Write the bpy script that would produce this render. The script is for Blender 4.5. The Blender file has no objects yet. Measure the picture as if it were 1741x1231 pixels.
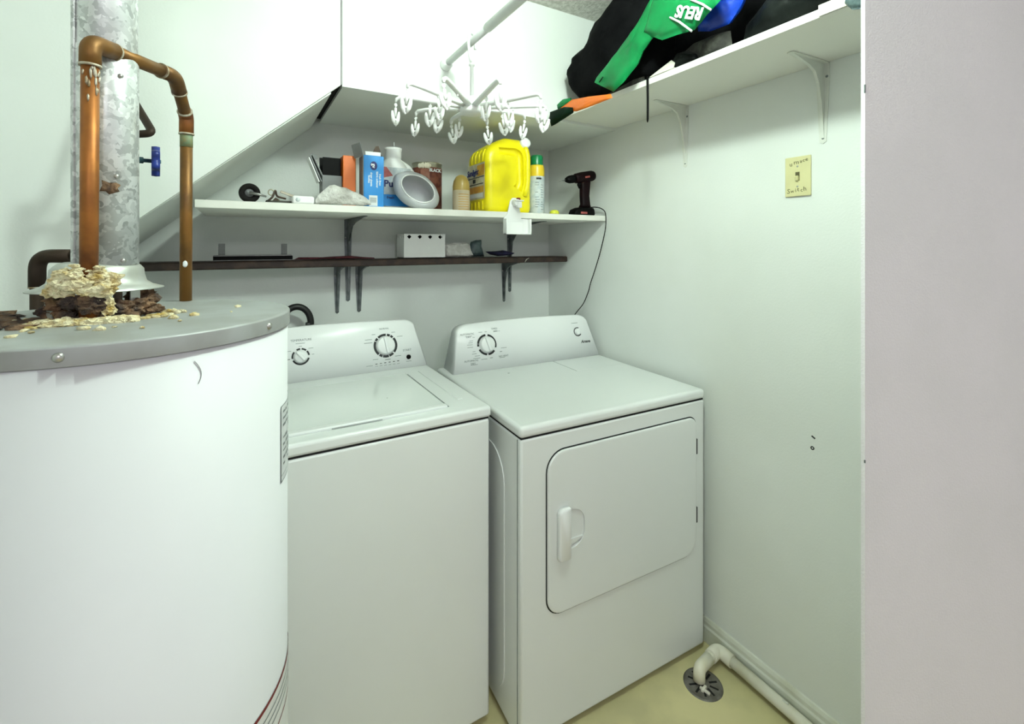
import bpy, bmesh, math, random
from mathutils import Vector, Matrix, noise
random.seed(7)
PI = math.pi
scene = bpy.context.scene
COL = scene.collection

# ------------------------------------------------------------------ camera, world, light, exposure
cam_d = bpy.data.cameras.new('camera')
cam_d.sensor_width = 36.0
cam_d.lens = 792.0 / 1741.0 * 36.0
cam_d.shift_y = -(615.5 - 416.0) / 1741.0
cam_d.clip_start = 0.02
cam = bpy.data.objects.new('camera', cam_d); COL.objects.link(cam)
cam.location = (0, 0, 1.409)
cam.rotation_euler = (PI / 2, 0, -math.radians(30.15))
scene.camera = cam

w = bpy.data.worlds.new('world'); scene.world = w; w.use_nodes = True
bg = w.node_tree.nodes['Background']
bg.inputs[0].default_value = (0.93, 0.92, 1.0, 1)      # neutral daylight of the hallway behind the camera
bg.inputs[1].default_value = 0.50

LAMP = (0.60, 0.56, 2.235)
ld = bpy.data.lights.new('ceiling_bulb_light', 'POINT')
ld.energy = 26.5; ld.color = (0.83, 1.0, 0.885); ld.shadow_soft_size = 0.045
lo = bpy.data.objects.new('ceiling_bulb_light', ld); COL.objects.link(lo); lo.location = LAMP

HALL = (-0.02, -1.55, 2.22)                             # second ceiling lamp, in the hallway behind the camera
hd_ = bpy.data.lights.new('hallway_bulb_light', 'POINT')
hd_.energy = 32.0; hd_.color = (0.97, 0.96, 1.0); hd_.shadow_soft_size = 0.12
ho = bpy.data.objects.new('hallway_bulb_light', hd_); COL.objects.link(ho); ho.location = HALL

vs = scene.view_settings
vs.view_transform = 'Standard'; vs.look = 'None'; vs.gamma = 1.0; vs.use_curve_mapping = False
vs.exposure = 0.17

# ------------------------------------------------------------------ materials
def mat(name, col, rough=0.5, metal=0.0, bump=0.0, bscale=60.0, var=0.0, vscale=6.0, col2=None, voronoi=False,
        trans=0.0, emit=0.0, alpha=1.0, spec=0.5, lo=0.4, hi=0.6, detail=4.0, sss=0.0):
    m = bpy.data.materials.new(name); m.use_nodes = True
    nt = m.node_tree; b = nt.nodes['Principled BSDF']
    b.inputs['Base Color'].default_value = (*col, 1)
    b.inputs['Roughness'].default_value = rough; b.inputs['Metallic'].default_value = metal
    b.inputs['Transmission Weight'].default_value = trans; b.inputs['Specular IOR Level'].default_value = spec
    b.inputs['Alpha'].default_value = alpha
    if sss: b.inputs['Subsurface Weight'].default_value = sss; b.inputs['Subsurface Radius'].default_value = (.01, .01, .01)
    tc = nt.nodes.new('ShaderNodeTexCoord')
    if col2 is None and var > 0: col2 = tuple(max(0, c * (1 - var)) for c in col)
    if col2 is not None:
        if voronoi:
            t = nt.nodes.new('ShaderNodeTexVoronoi'); t.inputs['Scale'].default_value = vscale
            n2 = nt.nodes.new('ShaderNodeTexNoise'); n2.inputs['Scale'].default_value = vscale * .6
            mx = nt.nodes.new('ShaderNodeMixRGB'); mx.inputs[0].default_value = .06
            nt.links.new(tc.outputs['Object'], n2.inputs['Vector'])
            nt.links.new(tc.outputs['Object'], mx.inputs[1]); nt.links.new(n2.outputs['Color'], mx.inputs[2])
            nt.links.new(mx.outputs[0], t.inputs['Vector'])
            sep = nt.nodes.new('ShaderNodeSeparateColor'); nt.links.new(t.outputs['Color'], sep.inputs[0]); src = sep.outputs[0]
        else:
            t = nt.nodes.new('ShaderNodeTexNoise'); t.inputs['Scale'].default_value = vscale; t.inputs['Detail'].default_value = detail
            nt.links.new(tc.outputs['Object'], t.inputs['Vector']); src = t.outputs['Fac']
        r = nt.nodes.new('ShaderNodeValToRGB')
        r.color_ramp.elements[0].position = lo; r.color_ramp.elements[1].position = hi
        r.color_ramp.elements[0].color = (*col2, 1); r.color_ramp.elements[1].color = (*col, 1)
        nt.links.new(src, r.inputs[0]); nt.links.new(r.outputs[0], b.inputs['Base Color'])
    if bump > 0:
        t = nt.nodes.new('ShaderNodeTexNoise'); t.inputs['Scale'].default_value = bscale; t.inputs['Detail'].default_value = 5
        bp = nt.nodes.new('ShaderNodeBump'); bp.inputs['Strength'].default_value = bump; bp.inputs['Distance'].default_value = 0.01
        nt.links.new(tc.outputs['Object'], t.inputs['Vector']); nt.links.new(t.outputs['Fac'], bp.inputs['Height'])
        nt.links.new(bp.outputs[0], b.inputs['Normal'])
    return m

M = dict(
    wall=mat('wall_paint', (.79, .82, .79), .75, bump=.06, bscale=160, col2=(.765, .795, .76), vscale=3),
    partition=mat('partition_paint', (.85, .84, .86), .8, bump=.22, bscale=260, col2=(.825, .82, .835), vscale=5),
    ceiling=mat('popcorn_ceiling', (.72, .71, .66), .95, bump=.9, bscale=70, col2=(.55, .54, .49), vscale=50),
    floor=mat('yellow_floor', (.68, .62, .33), .55, bump=.05, bscale=40, col2=(.53, .49, .27), vscale=7, lo=.3, hi=.62),
    shelf=mat('white_shelf_paint', (.82, .82, .76), .6, bump=.04, bscale=80),
    trim=mat('white_trim', (.72, .74, .66), .5, col2=(.62, .63, .52), vscale=9),
    seam=mat('seam_strip', (.30, .29, .30), .6, var=.1, vscale=20),
    void=mat('dark_gap', (.01, .01, .01), .9, var=.3, vscale=30),
    enamel=mat('white_enamel', (.77, .80, .79), .28, bump=.012, bscale=420, var=.015, vscale=3, spec=.5),
    lidgloss=mat('washer_lid_enamel', (.75, .79, .77), .13, bump=.008, bscale=420, var=.015, vscale=3),
    console=mat('white_gloss_plastic', (.84, .86, .86), .30, var=.01, vscale=3),
    heater=mat('heater_jacket_paint', (.77, .785, .80), .55, bump=.012, bscale=120, var=.02, vscale=4),
    lid=mat('grey_lid_paint', (.40, .42, .42), .45, metal=.2, col2=(.34, .35, .34), vscale=14),
    galv=mat('galvanized_steel', (.86, .88, .88), .38, metal=.45, voronoi=True, col2=(.44, .46, .46), vscale=85, lo=.0, hi=1.0, bump=.03, bscale=90),
    hood=mat('draft_hood_steel', (.60, .62, .60), .42, metal=.55, col2=(.50, .51, .47), vscale=20),
    copper=mat('aged_copper', (.40, .15, .035), .50, metal=.65, col2=(.16, .055, .02), vscale=16, lo=.34, hi=.58, bump=.04, bscale=90),
    copper_dark=mat('tarnished_copper', (.05, .032, .022), .6, metal=.6, col2=(.045, .03, .022), vscale=18),
    copper_mid=mat('brown_copper', (.25, .115, .025), .50, metal=.55, col2=(.12, .06, .02), vscale=14, lo=.35, hi=.6, bump=.03, bscale=80),
    solder=mat('solder_grey', (.55, .52, .44), .5, metal=.4, col2=(.30, .22, .12), vscale=60),
    verdigris=mat('green_verdigris', (.13, .22, .13), .6, col2=(.22, .17, .06), vscale=40),
    crust=mat('mineral_crust', (.84, .77, .52), .95, col2=(.52, .36, .10), vscale=60, lo=.32, hi=.56, bump=.8, bscale=160),
    rust=mat('rust_flakes', (.24, .14, .075), .9, col2=(.05, .035, .03), vscale=40, bump=.8, bscale=120),
    blue_handle=mat('blue_paint_metal', (.012, .035, .28), .4, col2=(.008, .02, .16), vscale=60),
    brass=mat('teal_patina_brass', (.10, .22, .24), .5, metal=.5, col2=(.05, .11, .12), vscale=40),
    screw=mat('screw_steel', (.55, .55, .52), .35, metal=.9, var=.2, vscale=90),
    darkwood=mat('dark_brown_wood', (.055, .030, .020), .55, col2=(.028, .015, .012), vscale=25, bump=.1, bscale=70),
    bracket=mat('grey_bracket_steel', (.20, .22, .22), .38, metal=.6, col2=(.12, .14, .14), vscale=30),
    wbracket=mat('white_bracket_paint', (.74, .76, .70), .5, var=.06, vscale=20),
    white=mat('white_plastic', (.86, .87, .86), .35, var=.02, vscale=15),
    whitecloud=mat('cloudy_white_plastic', (.80, .82, .84), .35, trans=.30, var=.05, vscale=14, spec=.4),
    bagplastic=mat('crumpled_white_film', (.80, .80, .76), .35, trans=.12, col2=(.62, .61, .57), vscale=30, bump=.9, bscale=70),
    black=mat('black_plastic', (.002, .002, .002), .55, spec=.10, var=.3, vscale=30),
    rubber=mat('black_rubber', (.008, .007, .006), .75, spec=.2, var=.3, vscale=40),
    blackcloth=mat('black_fabric', (.0015, .0015, .002), .9, col2=(.004, .004, .0045), vscale=10, bump=.3, bscale=30, spec=.08),
    darkfilm=mat('black_bin_film', (.0015, .002, .002), .45, spec=.12, col2=(.008, .010, .009), vscale=8, bump=.6, bscale=16),
    green=mat('green_bag_vinyl', (.001, .21, .055), .45, spec=.3, col2=(.001, .14, .036), vscale=7, bump=.12, bscale=20),
    darkgreen=mat('dark_green_vinyl', (.0008, .012, .004), .6, spec=.1, var=.3, vscale=12),
    bluefilm=mat('blue_bag_film', (.008, .08, .70), .33, col2=(.006, .03, .30), vscale=9, bump=.4, bscale=22),
    orange=mat('orange_card', (.72, .15, .006), .45, var=.12, vscale=12),
    greycloth=mat('grey_canvas', (.075, .075, .062), .85, spec=.2, col2=(.03, .03, .026), vscale=22, bump=.5, bscale=60),
    paper=mat('cream_paper', (.74, .72, .62), .8, var=.08, vscale=15),
    yellow=mat('yellow_jug_plastic', (.86, .74, .005), .33, col2=(.84, .71, .004), vscale=5),
    label_cream=mat('cream_label', (.66, .64, .48), .5, col2=(.55, .50, .33), vscale=40),
    label_orange=mat('orange_label', (.62, .28, .03), .5, col2=(.72, .42, .05), vscale=30),
    ink=mat('black_ink', (.012, .014, .016), .6, var=.2, vscale=30),
    greyink=mat('grey_ink', (.20, .23, .23), .6, var=.2, vscale=30),
    navyink=mat('navy_ink', (.02, .03, .16), .6, var=.2, vscale=30),
    redink=mat('dark_red_ink', (.20, .012, .014), .6, var=.2, vscale=30),
    brownink=mat('handwriting_ink', (.10, .09, .035), .7, var=.2, vscale=30),
    whiteink=mat('white_ink', (.82, .86, .86), .5, var=.03, vscale=30),
    ivory=mat('ivory_plate', (.70, .66, .36), .4, var=.05, vscale=20),
    bluecard=mat('light_blue_card', (.018, .27, .70), .45, var=.06, vscale=10),
    greycard=mat('grey_card', (.22, .23, .23), .6, var=.15, vscale=14),
    browncard=mat('brown_card', (.10, .055, .03), .6, col2=(.05, .03, .02), vscale=40),
    darkred=mat('dark_red_label', (.10, .018, .015), .5, col2=(.24, .08, .05), vscale=38),
    pinkred=mat('brick_red_label', (.36, .15, .10), .5, var=.25, vscale=50),
    creamdrip=mat('cream_paint', (.82, .76, .60), .4, var=.04, vscale=30),
    tin=mat('tin_rim', (.42, .40, .30), .35, metal=.7, var=.2, vscale=40),
    tan=mat('tan_paper_label', (.66, .56, .38), .5, var=.06, vscale=30),
    amber=mat('amber_cap', (.56, .40, .11), .3, trans=.1, var=.08, vscale=20),
    capgreen=mat('green_cap', (.004, .20, .065), .3, var=.1, vscale=20),
    sprayyellow=mat('spray_yellow', (.82, .58, .03), .3, var=.04, vscale=20),
    labelgrey=mat('pale_label', (.62, .66, .66), .45, col2=(.48, .55, .58), vscale=60),
    lime=mat('lime_yellow', (.70, .72, .05), .4, var=.06, vscale=20),
    drillred=mat('drill_maroon', (.009, .002, .003), .5, spec=.12, col2=(.006, .002, .003), vscale=20),
    badge=mat('red_badge', (.45, .10, .09), .5, var=.2, vscale=60),
    darksilver=mat('brushed_rail', (.30, .30, .29), .3, metal=.8, var=.2, vscale=30),
    maroon=mat('maroon_cloth', (.15, .035, .045), .85, var=.4, vscale=25, bump=.4, bscale=60),
    navy=mat('navy_cloth', (.015, .012, .06), .85, var=.4, vscale=25, bump=.4, bscale=60),
    teal=mat('dark_teal_film', (.05, .085, .09), .35, col2=(.10, .15, .15), vscale=30, bump=.6, bscale=50),
    pvc=mat('cream_pvc', (.80, .78, .66), .4, col2=(.70, .67, .50), vscale=12),
    grate=mat('drain_metal', (.22, .21, .19), .5, metal=.5, col2=(.14, .13, .11), vscale=30, bump=.2, bscale=80),
    hose=mat('black_hose', (.010, .010, .010), .5, var=.3, vscale=30),
    bulb=mat('lamp_glass', (.9, .9, .88), .3, trans=.6, var=.02, vscale=10),
    sticker=mat('foil_sticker', (.76, .79, .80), .45, col2=(.70, .73, .75), vscale=60),
    stickerwhite=mat('white_sticker', (.78, .80, .78), .45, var=.04, vscale=20),
    rod=mat('grey_white_rod', (.62, .64, .63), .4, var=.05, vscale=20),
)

# ------------------------------------------------------------------ mesh builder
class MB:
    def __init__(s): s.v = []; s.f = []; s.sm = []
    def add(s, verts, faces, smooth=False, mtx=None):
        o = len(s.v)
        s.v += [tuple(mtx @ Vector(p)) if mtx is not None else tuple(p) for p in verts]
        for f in faces: s.f.append(tuple(i + o for i in f)); s.sm.append(smooth)
        return s
    def box(s, x0, x1, y0, y1, z0, z1, bev=0, seg=2, mtx=None):
        if bev <= 0:
            v = [(x, y, z) for x in (x0, x1) for y in (y0, y1) for z in (z0, z1)]
            f = [(0, 1, 3, 2), (4, 6, 7, 5), (0, 4, 5, 1), (2, 3, 7, 6), (0, 2, 6, 4), (1, 5, 7, 3)]
            return s.add(v, f, False, mtx)
        bm = bmesh.new(); bmesh.ops.create_cube(bm, size=1)
        for q in bm.verts: q.co = Vector(((x0 + x1) / 2 + q.co.x * (x1 - x0), (y0 + y1) / 2 + q.co.y * (y1 - y0), (z0 + z1) / 2 + q.co.z * (z1 - z0)))
        bmesh.ops.bevel(bm, geom=list(bm.edges), offset=bev, segments=seg, profile=.5, affect='EDGES', clamp_overlap=True)
        for f in bm.faces: f.normal_update()
        return s.bm(bm, None, mtx)
    def bm(s, bm, smooth=True, mtx=None):
        bm.verts.index_update()
        n0 = len(s.sm); fl = [max(abs(c) for c in f.normal) < .9995 for f in bm.faces] if smooth is None else None
        s.add([v.co.copy() for v in bm.verts], [[v.index for v in f.verts] for f in bm.faces], bool(smooth), mtx); bm.free()
        if fl: s.sm[n0:] = fl
        return s
    def tube(s, pts, r, n=12, caps=True, mtx=None, flat=1.0):
        pts = [Vector(p) for p in pts]; rs = r if isinstance(r, (list, tuple)) else [r] * len(pts)
        t0 = (pts[1] - pts[0]).normalized()
        up = Vector((0, 0, 1)) if abs(t0.z) < .9 else Vector((1, 0, 0))
        nx = t0.cross(up).normalized(); V = []; F = []
        for i, p in enumerate(pts):
            a = pts[max(i - 1, 0)]; b = pts[min(i + 1, len(pts) - 1)]; t = (b - a).normalized()
            nx = (nx - t * nx.dot(t)).normalized(); ny = t.cross(nx)
            for k in range(n):
                an = 2 * PI * k / n; V.append(p + (nx * math.cos(an) + ny * math.sin(an) * flat) * rs[i])
        for i in range(len(pts) - 1):
            for k in range(n):
                a = i * n + k; b = i * n + (k + 1) % n; F.append((a, b, b + n, a + n))
        s.add(V, F, True, mtx)
        if caps:
            s.add(V[:n], [tuple(range(n))[::-1]], False, mtx); s.add(V[-n:], [tuple(range(n))], False, mtx)
        return s
    def lathe(s, prof, c=(0, 0, 0), n=32, mtx=None, a0=0, a1=2 * PI, sx=1, sy=1, smooth=True):
        full = abs(a1 - a0 - 2 * PI) < 1e-6; m = n if full else n + 1; V = []; F = []
        for (r, z) in prof:
            for k in range(m):
                an = a0 + (a1 - a0) * k / n; V.append((c[0] + r * math.cos(an) * sx, c[1] + r * math.sin(an) * sy, c[2] + z))
        for i in range(len(prof) - 1):
            for k in range(n):
                a = i * m + k; b = i * m + (k + 1) % m; F.append((a, b, b + m, a + m))
        s.add(V, F, smooth, mtx); return s
    def prism(s, poly, z0, z1, mtx=None, smooth=False):
        n = len(poly); V = [(x, y, z0) for x, y in poly] + [(x, y, z1) for x, y in poly]
        F = [tuple(range(n))[::-1], tuple(range(n, 2 * n))] + [(i, (i + 1) % n, (i + 1) % n + n, i + n) for i in range(n)]
        return s.add(V, F, smooth, mtx)
    def sphere(s, c, r, n=12, sc=(1, 1, 1), jitter=0, seed=0, mtx=None):
        bm = bmesh.new(); bmesh.ops.create_icosphere(bm, subdivisions=n, radius=1)
        for q in bm.verts:
            d = 1 + jitter * noise.noise(q.co * 1.7 + Vector((seed * 3.1, seed * 1.7, 0)))
            q.co = Vector((c[0] + q.co.x * r * sc[0] * d, c[1] + q.co.y * r * sc[1] * d, c[2] + q.co.z * r * sc[2] * d))
        return s.bm(bm, True, mtx)
    def text(s, body, size, mtx, depth=.0004, align='CENTER', shear=0, bold=0):
        cu = bpy.data.curves.new('txt', 'FONT'); cu.body = body; cu.size = size; cu.align_x = align; cu.align_y = 'CENTER'
        cu.extrude = depth; cu.shear = shear; cu.offset = bold; cu.resolution_u = 3
        ob = bpy.data.objects.new('txt', cu); COL.objects.link(ob)
        dg = bpy.context.evaluated_depsgraph_get(); me = bpy.data.meshes.new_from_object(ob.evaluated_get(dg))
        s.add([v.co.copy() for v in me.vertices], [tuple(p.vertices) for p in me.polygons], False, mtx)
        bpy.data.objects.remove(ob); bpy.data.curves.remove(cu); bpy.data.meshes.remove(me); return s
    def pillow(s, outline, o, ax, ay, th, rings=7, wob=.0, seed=0, ease=.5, side=2):
        """closed puffy shape over a 2-D outline (coordinates along ax, ay from o), th = half thickness along ax x ay"""
        o = Vector(o); ax = Vector(ax); ay = Vector(ay); az = ax.cross(ay).normalized()
        # densify
        P = []
        for i, p in enumerate(outline):
            q = outline[(i + 1) % len(outline)]
            for k in range(4): P.append((p[0] + (q[0] - p[0]) * k / 4, p[1] + (q[1] - p[1]) * k / 4))
        n = len(P); cx = sum(p[0] for p in P) / n; cy = sum(p[1] for p in P) / n
        V = []; F = []
        def lay(sg):
            base = len(V)
            for j in range(rings):
                t = j / rings; h = (1 - (1 - t) ** 2) ** ease
                for p in P:
                    x = cx + (p[0] - cx) * (1 - t); y = cy + (p[1] - cy) * (1 - t)
                    d = wob * noise.noise(Vector((x * 14 + seed, y * 14, sg * 3 + seed))) + wob * .5 * noise.noise(Vector((x * 36 + seed, y * 36, sg * 2)))
                    V.append(o + ax * x + ay * y + az * (sg * th * h + d * (0.25 + h)))
            V.append(o + ax * cx + ay * cy + az * (sg * th))
            for j in range(rings - 1):
                for k in range(n):
                    a = base + j * n + k; b = base + j * n + (k + 1) % n
                    F.append((a, b, b + n, a + n) if sg > 0 else (b, a, a + n, b + n))
            l = base + (rings - 1) * n; c = base + rings * n
            for k in range(n):
                F.append((l + k, l + (k + 1) % n, c) if sg > 0 else (l + (k + 1) % n, l + k, c))
            return base
        b0 = lay(1); b1 = lay(-1)
        for k in range(n): F.append((b0 + (k + 1) % n, b0 + k, b1 + k, b1 + (k + 1) % n))
        return s.add(V, F, True)
    def mesh(s, name):
        me = bpy.data.meshes.new(name); me.from_pydata([tuple(p) for p in s.v], [], s.f)
        me.polygons.foreach_set('use_smooth', s.sm); me.update()
        return me
    def recalc(s):
        bm = bmesh.new(); me = s.mesh('t'); bm.from_mesh(me); bpy.data.meshes.remove(me)
        bmesh.ops.remove_doubles(bm, verts=bm.verts, dist=1e-6); bmesh.ops.recalc_face_normals(bm, faces=bm.faces)
        o = MB(); bm.verts.index_update()
        o.v = [tuple(v.co) for v in bm.verts]; o.f = [tuple(v.index for v in f.verts) for f in bm.faces]; o.sm = [f.smooth for f in bm.faces]; bm.free(); return o

def rounded(x0, x1, y0, y1, r, n=6):
    rs = r if isinstance(r, (list, tuple)) else [r] * 4     # bl, br, tr, tl
    P = []
    for (cx, cy, a, q) in ((x0 + rs[0], y0 + rs[0], PI, rs[0]), (x1 - rs[1], y0 + rs[1], 1.5 * PI, rs[1]), (x1 - rs[2], y1 - rs[2], 0, rs[2]), (x0 + rs[3], y1 - rs[3], .5 * PI, rs[3])):
        for k in range(n + 1): P.append((cx + q * math.cos(a + PI / 2 * k / n), cy + q * math.sin(a + PI / 2 * k / n)))
    return P

def frame(o, x, y, z=None):
    x = Vector(x).normalized(); y = Vector(y); y = (y - x * y.dot(x)).normalized(); zz = x.cross(y)
    return Matrix(((x.x, y.x, zz.x, o[0]), (x.y, y.y, zz.y, o[1]), (x.z, y.z, zz.z, o[2]), (0, 0, 0, 1)))
FRONT = lambda x, y, z: frame((x, y, z), (1, 0, 0), (0, 0, 1))     # local XY in the wall plane facing -y, local Z towards -y

def loft(mb, loops, smooth=True, cap0=True, cap1=True, mtx=None):
    n = len(loops[0]); V = [p for l in loops for p in l]; F = []
    for i in range(len(loops) - 1):
        for k in range(n):
            a = i * n + k; b = i * n + (k + 1) % n; F.append((a, b, b + n, a + n))
    if cap0: F.append(tuple(range(n))[::-1])
    if cap1: F.append(tuple(range((len(loops) - 1) * n, len(loops) * n)))
    mb.add(V, F, smooth, mtx); return mb

def setp(o, label=None, cat=None, group=None, kind=None):
    if label: o['label'] = label
    if cat: o['category'] = cat
    if group: o['group'] = group
    if kind: o['kind'] = kind
    return o

class Thing:
    def __init__(s, name, label, cat, loc, rz=0, group=None, kind=None):
        s.o = bpy.data.objects.new(name, None); COL.objects.link(s.o); s.o.empty_display_size = .03
        s.o.location = loc; s.o.rotation_euler = (0, 0, rz)
        s.m = Matrix.Translation(loc) @ Matrix.Rotation(rz, 4, 'Z'); s.inv = s.m.inverted()
        setp(s.o, label, cat, group, kind)
    def part(s, name, mb, m, parent=None, world=True, label=None, kind=None):
        mb = mb.recalc()
        if world: mb.v = [tuple(s.inv @ Vector(p)) for p in mb.v]
        o = bpy.data.objects.new(name, mb.mesh(name)); COL.objects.link(o); o.data.materials.append(M[m])
        o.parent = parent or s.o
        setp(o, label, None, None, kind); return o

def single(name, mb, m, label, cat, group=None, kind=None):
    mb = mb.recalc()
    xs, ys, zs = zip(*mb.v); c = Vector(((min(xs) + max(xs)) / 2, (min(ys) + max(ys)) / 2, min(zs)))
    mb.v = [tuple(Vector(p) - c) for p in mb.v]
    o = bpy.data.objects.new(name, mb.mesh(name)); COL.objects.link(o); o.data.materials.append(M[m]); o.location = c
    return setp(o, label, cat, group, kind)

def struct(name, mb, m, label=None, parent=None):
    o = single(name, mb, m, label, None, None, 'structure')
    return o

def spart(name, mb, m, parent):
    """a piece of a setting object, in world coordinates"""
    mb = mb.recalc(); L = parent.location
    mb.v = [(p[0] - L[0], p[1] - L[1], p[2] - L[2]) for p in mb.v]
    o = bpy.data.objects.new(name, mb.mesh(name)); COL.objects.link(o); o.data.materials.append(M[m]); o.parent = parent
    return o

# ------------------------------------------------------------------ measures of the room
XR, YB, YK = 1.435, 2.077, 1.557          # right wall, back wall, stair enclosure face
ZS, ZC = 1.914, 2.37                      # soffit, ceiling
XC, SL = 0.276, 0.857                     # where the sloped soffit meets the flat one, its slope
XL = -0.62
slope_z = lambda x: ZS - SL * (XC - x)

struct('floor', MB().box(-1.6, 2.6, -2.6, 2.2, -.08, 0), 'floor')
struct('ceiling', MB().box(-1.6, 2.6, -2.6, 2.2, ZC, ZC + .05), 'ceiling')
struct('wall_back', MB().box(-.75, XR + .1, YB, YB + .08, 0, ZC), 'wall')
wr = struct('wall_right', MB().box(XR, XR + .1, .350, YB, 0, ZC), 'wall')
struct('wall_left', MB().box(XL - .08, XL, .4575, YB, 0, ZC), 'wall')
# thin partition with the wide doorway the picture looks through
fr = MB().prism([(1.064, .445), (2.6, -.005), (2.6, .002), (1.064, .452)], 0, ZC); fr.box(-1.6, -.36, .445, .452, 0, ZC); fr.box(-.36, 1.064, .445, .452, 2.11, ZC)
wfr = struct('wall_front', fr, 'partition')
spart('edge_nick', MB().box(1.0625, 1.0665, .4444, .4465, 1.709, 1.725), 'greyink', wfr)
spart('edge_nick', MB().box(1.0632, 1.0655, .4444, .4465, .978, .984), 'greyink', wfr)
# stair enclosure: two face panels, sloped and level soffits
zl = slope_z(-.36)
P = [(XC - .002, ZS + .004), (XC - .002, ZC), (XL, ZC), (XL, 0), (-.36, 0), (-.36, zl)]
wk = struct('wall_stair', MB().prism(P, -.012, 0, FRONT(0, YK, 0)), 'wall')
spart('panel', MB().box(XC + .002, XR, YK, YK + .012, ZS, ZC), 'wall', wk)
spart('soffit', MB().box(XC + .004, XR, YK + .012, YB, ZS, ZS + .012), 'wall', wk)
sl = MB().prism([(-.36, zl), (XC - .030, slope_z(XC - .030)), (XC - .030, slope_z(XC - .030) + .015), (-.36, zl + .015)], -(YB - YK), -.012, FRONT(0, YK, 0))
spart('sloped_soffit', sl, 'wall', wk)
spart('side_panel', MB().box(-.372, -.36, YK + .012, YB, 0, zl + .01), 'wall', wk)
spart('gap_shade_strip', MB().box(XC - .05, XC + .03, YK + .014, YB, ZS + .018, ZS + .05), 'void', wk)  # near-black strip paints the cavity's shade into the open soffit slot
struct('trim_1', MB().box(XC - .0025, XC + .0025, YK - .003, YK, ZS + .004, ZC), 'seam')
# marks and holes in the right wall
hm = MB()
hm.box(XR - .0008, XR, .7240, .7350, .848, .8525, mtx=Matrix.Translation((0, .7295, .850)) @ Matrix.Rotation(.5, 4, 'X') @ Matrix.Translation((0, -.7295, -.850)))
spart('wall_scratch', hm, 'ink', wr)
nh = MB(); nh.lathe([(.0025, 0), (.0055, 0), (.0055, .001), (.0025, .001), (.0025, 0)], n=14, mtx=frame((XR - .001, .732, .818), (0, 1, 0), (0, 0, 1)))
spart('screw_anchor', nh, 'ink', wr)
# moulded baseboard along the right wall
bb = MB(); prof = [(0, 0), (.013, 0), (.013, .052), (.009, .058), (.009, .070), (.005, .080), (0, .082)]
bb.prism(prof, -.46, -(YB), frame((XR, 0, 0), (-1, 0, 0), (0, 0, 1)))
bbo = MB(); bbo.v = [(x, abs(y), z) for x, y, z in bb.v]; bbo.f = bb.f; bbo.sm = bb.sm
struct('baseboard_right', bbo, 'trim')

# ceiling lamp holder outside the frame, above the bulb
for L_, lab in ((LAMP, 'round white lamp holder on the laundry ceiling in front of the stair wall'), (HALL, 'round white lamp holder on the hallway ceiling')):
    cl = Thing('ceiling_lamp', lab, 'lamp', (L_[0], L_[1], ZC), 0, 'ceiling lamps')
    cl.part('base', MB().lathe([(0, 0), (.06, 0), (.058, -.02), (.028, -.035), (.024, -.055), (0, -.055)], (L_[0], L_[1], ZC)), 'white')

# ------------------------------------------------------------------ water heater
HX, HY, HR, HZ = -.159, .913, .229, 1.299
wh = Thing('water_heater', 'large white cylindrical water heater with grey lid in the left foreground', 'water heater', (HX, HY, 0))
wh.part('jacket', MB().lathe([(0, .03), (HR - .006, .03), (HR, .036), (HR, HZ - .018), (0, HZ - .018)], (HX, HY, 0), 96), 'heater')
for k in range(3):
    a = k * 2 * PI / 3 + .4
    wh.part('foot', MB().box(-.03, .03, -.012, .012, 0, .034, .004, mtx=Matrix.Translation((HX + .18 * math.cos(a), HY + .18 * math.sin(a), 0)) @ Matrix.Rotation(a, 4, 'Z')), 'rubber')
lid = wh.part('lid', MB().lathe([(0, HZ + .002), (HR - .05, HZ + .0015), (HR - .002, HZ), (HR - .0018, HZ), (HR + .0015, HZ - .0006), (HR + .0035, HZ - .0022), (HR + .0036, HZ - .0030), (HR + .0036, HZ - .0225), (HR + .0035, HZ - .023), (HR + .001, HZ - .0215), (HR + .001, HZ - .017)], (HX, HY, 0), 96), 'lid', label='grey painted metal lid')
def on_heater(az, z, out=0):
    a = math.radians(az); c, s = math.cos(a), math.sin(a)
    return frame((HX + (HR + out) * c, HY + (HR + out) * s, z), (-s, c, 0), (0, 0, 1))
for az in (-93, -33, 40):
    mm = on_heater(az, HZ - .012, .003)
    wh.part('screw', MB().lathe([(0, .004), (.0035, .0035), (.0055, .001), (.0055, 0), (.0075, 0), (.0075, -.001)], n=14, mtx=mm), 'screw', lid)
def band(az0, az1, z0, z1, out, n=16):
    V = []; F = []
    for k in range(n + 1):
        a = math.radians(az0 + (az1 - az0) * k / n)
        for z in (z0, z1): V.append((HX + (HR + out) * math.cos(a), HY + (HR + out) * math.sin(a), z))
    for k in range(n): F.append((2 * k, 2 * k + 2, 2 * k + 3, 2 * k + 1))
    return MB().add(V, F, True)
st = wh.part('rating_sticker', band(-22, 18, 1.028, 1.150, .0006), 'sticker', label='foil rating sticker with dark border')
ib = band(-22, -21.3, 1.028, 1.150, .0012)
for z0, z1 in ((1.1488, 1.150), (1.028, 1.0292), (1.038, 1.0388)):
    q = band(-22, 18, z0, z1, .0012); ib.add(q.v, q.f, True)
random.seed(4)
for r in range(9):
    z = 1.139 - r * .0105; a = -19.0
    while a < 14:
        l = random.uniform(2, 6)
        if random.random() < .72: q = band(a, a + l, z - .0012 - random.random() * .002, z + .001, .0012, 2); ib.add(q.v, q.f, True)
        a += l + random.uniform(.8, 2)
wh.part('sticker_print', ib, 'greyink', st)
ws = wh.part('warning_label', band(-46, 20, .40, .722, .0006), 'stickerwhite', label='white warning label with dark red border')
rb = band(-46, 20, .716, .722, .0012); q = band(-46, 20, .655, .6575, .0012); rb.add(q.v, q.f, True); q = band(-46, -45, .40, .722, .0012); rb.add(q.v, q.f, True)
wh.part('label_border', rb, 'redink', ws)
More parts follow.
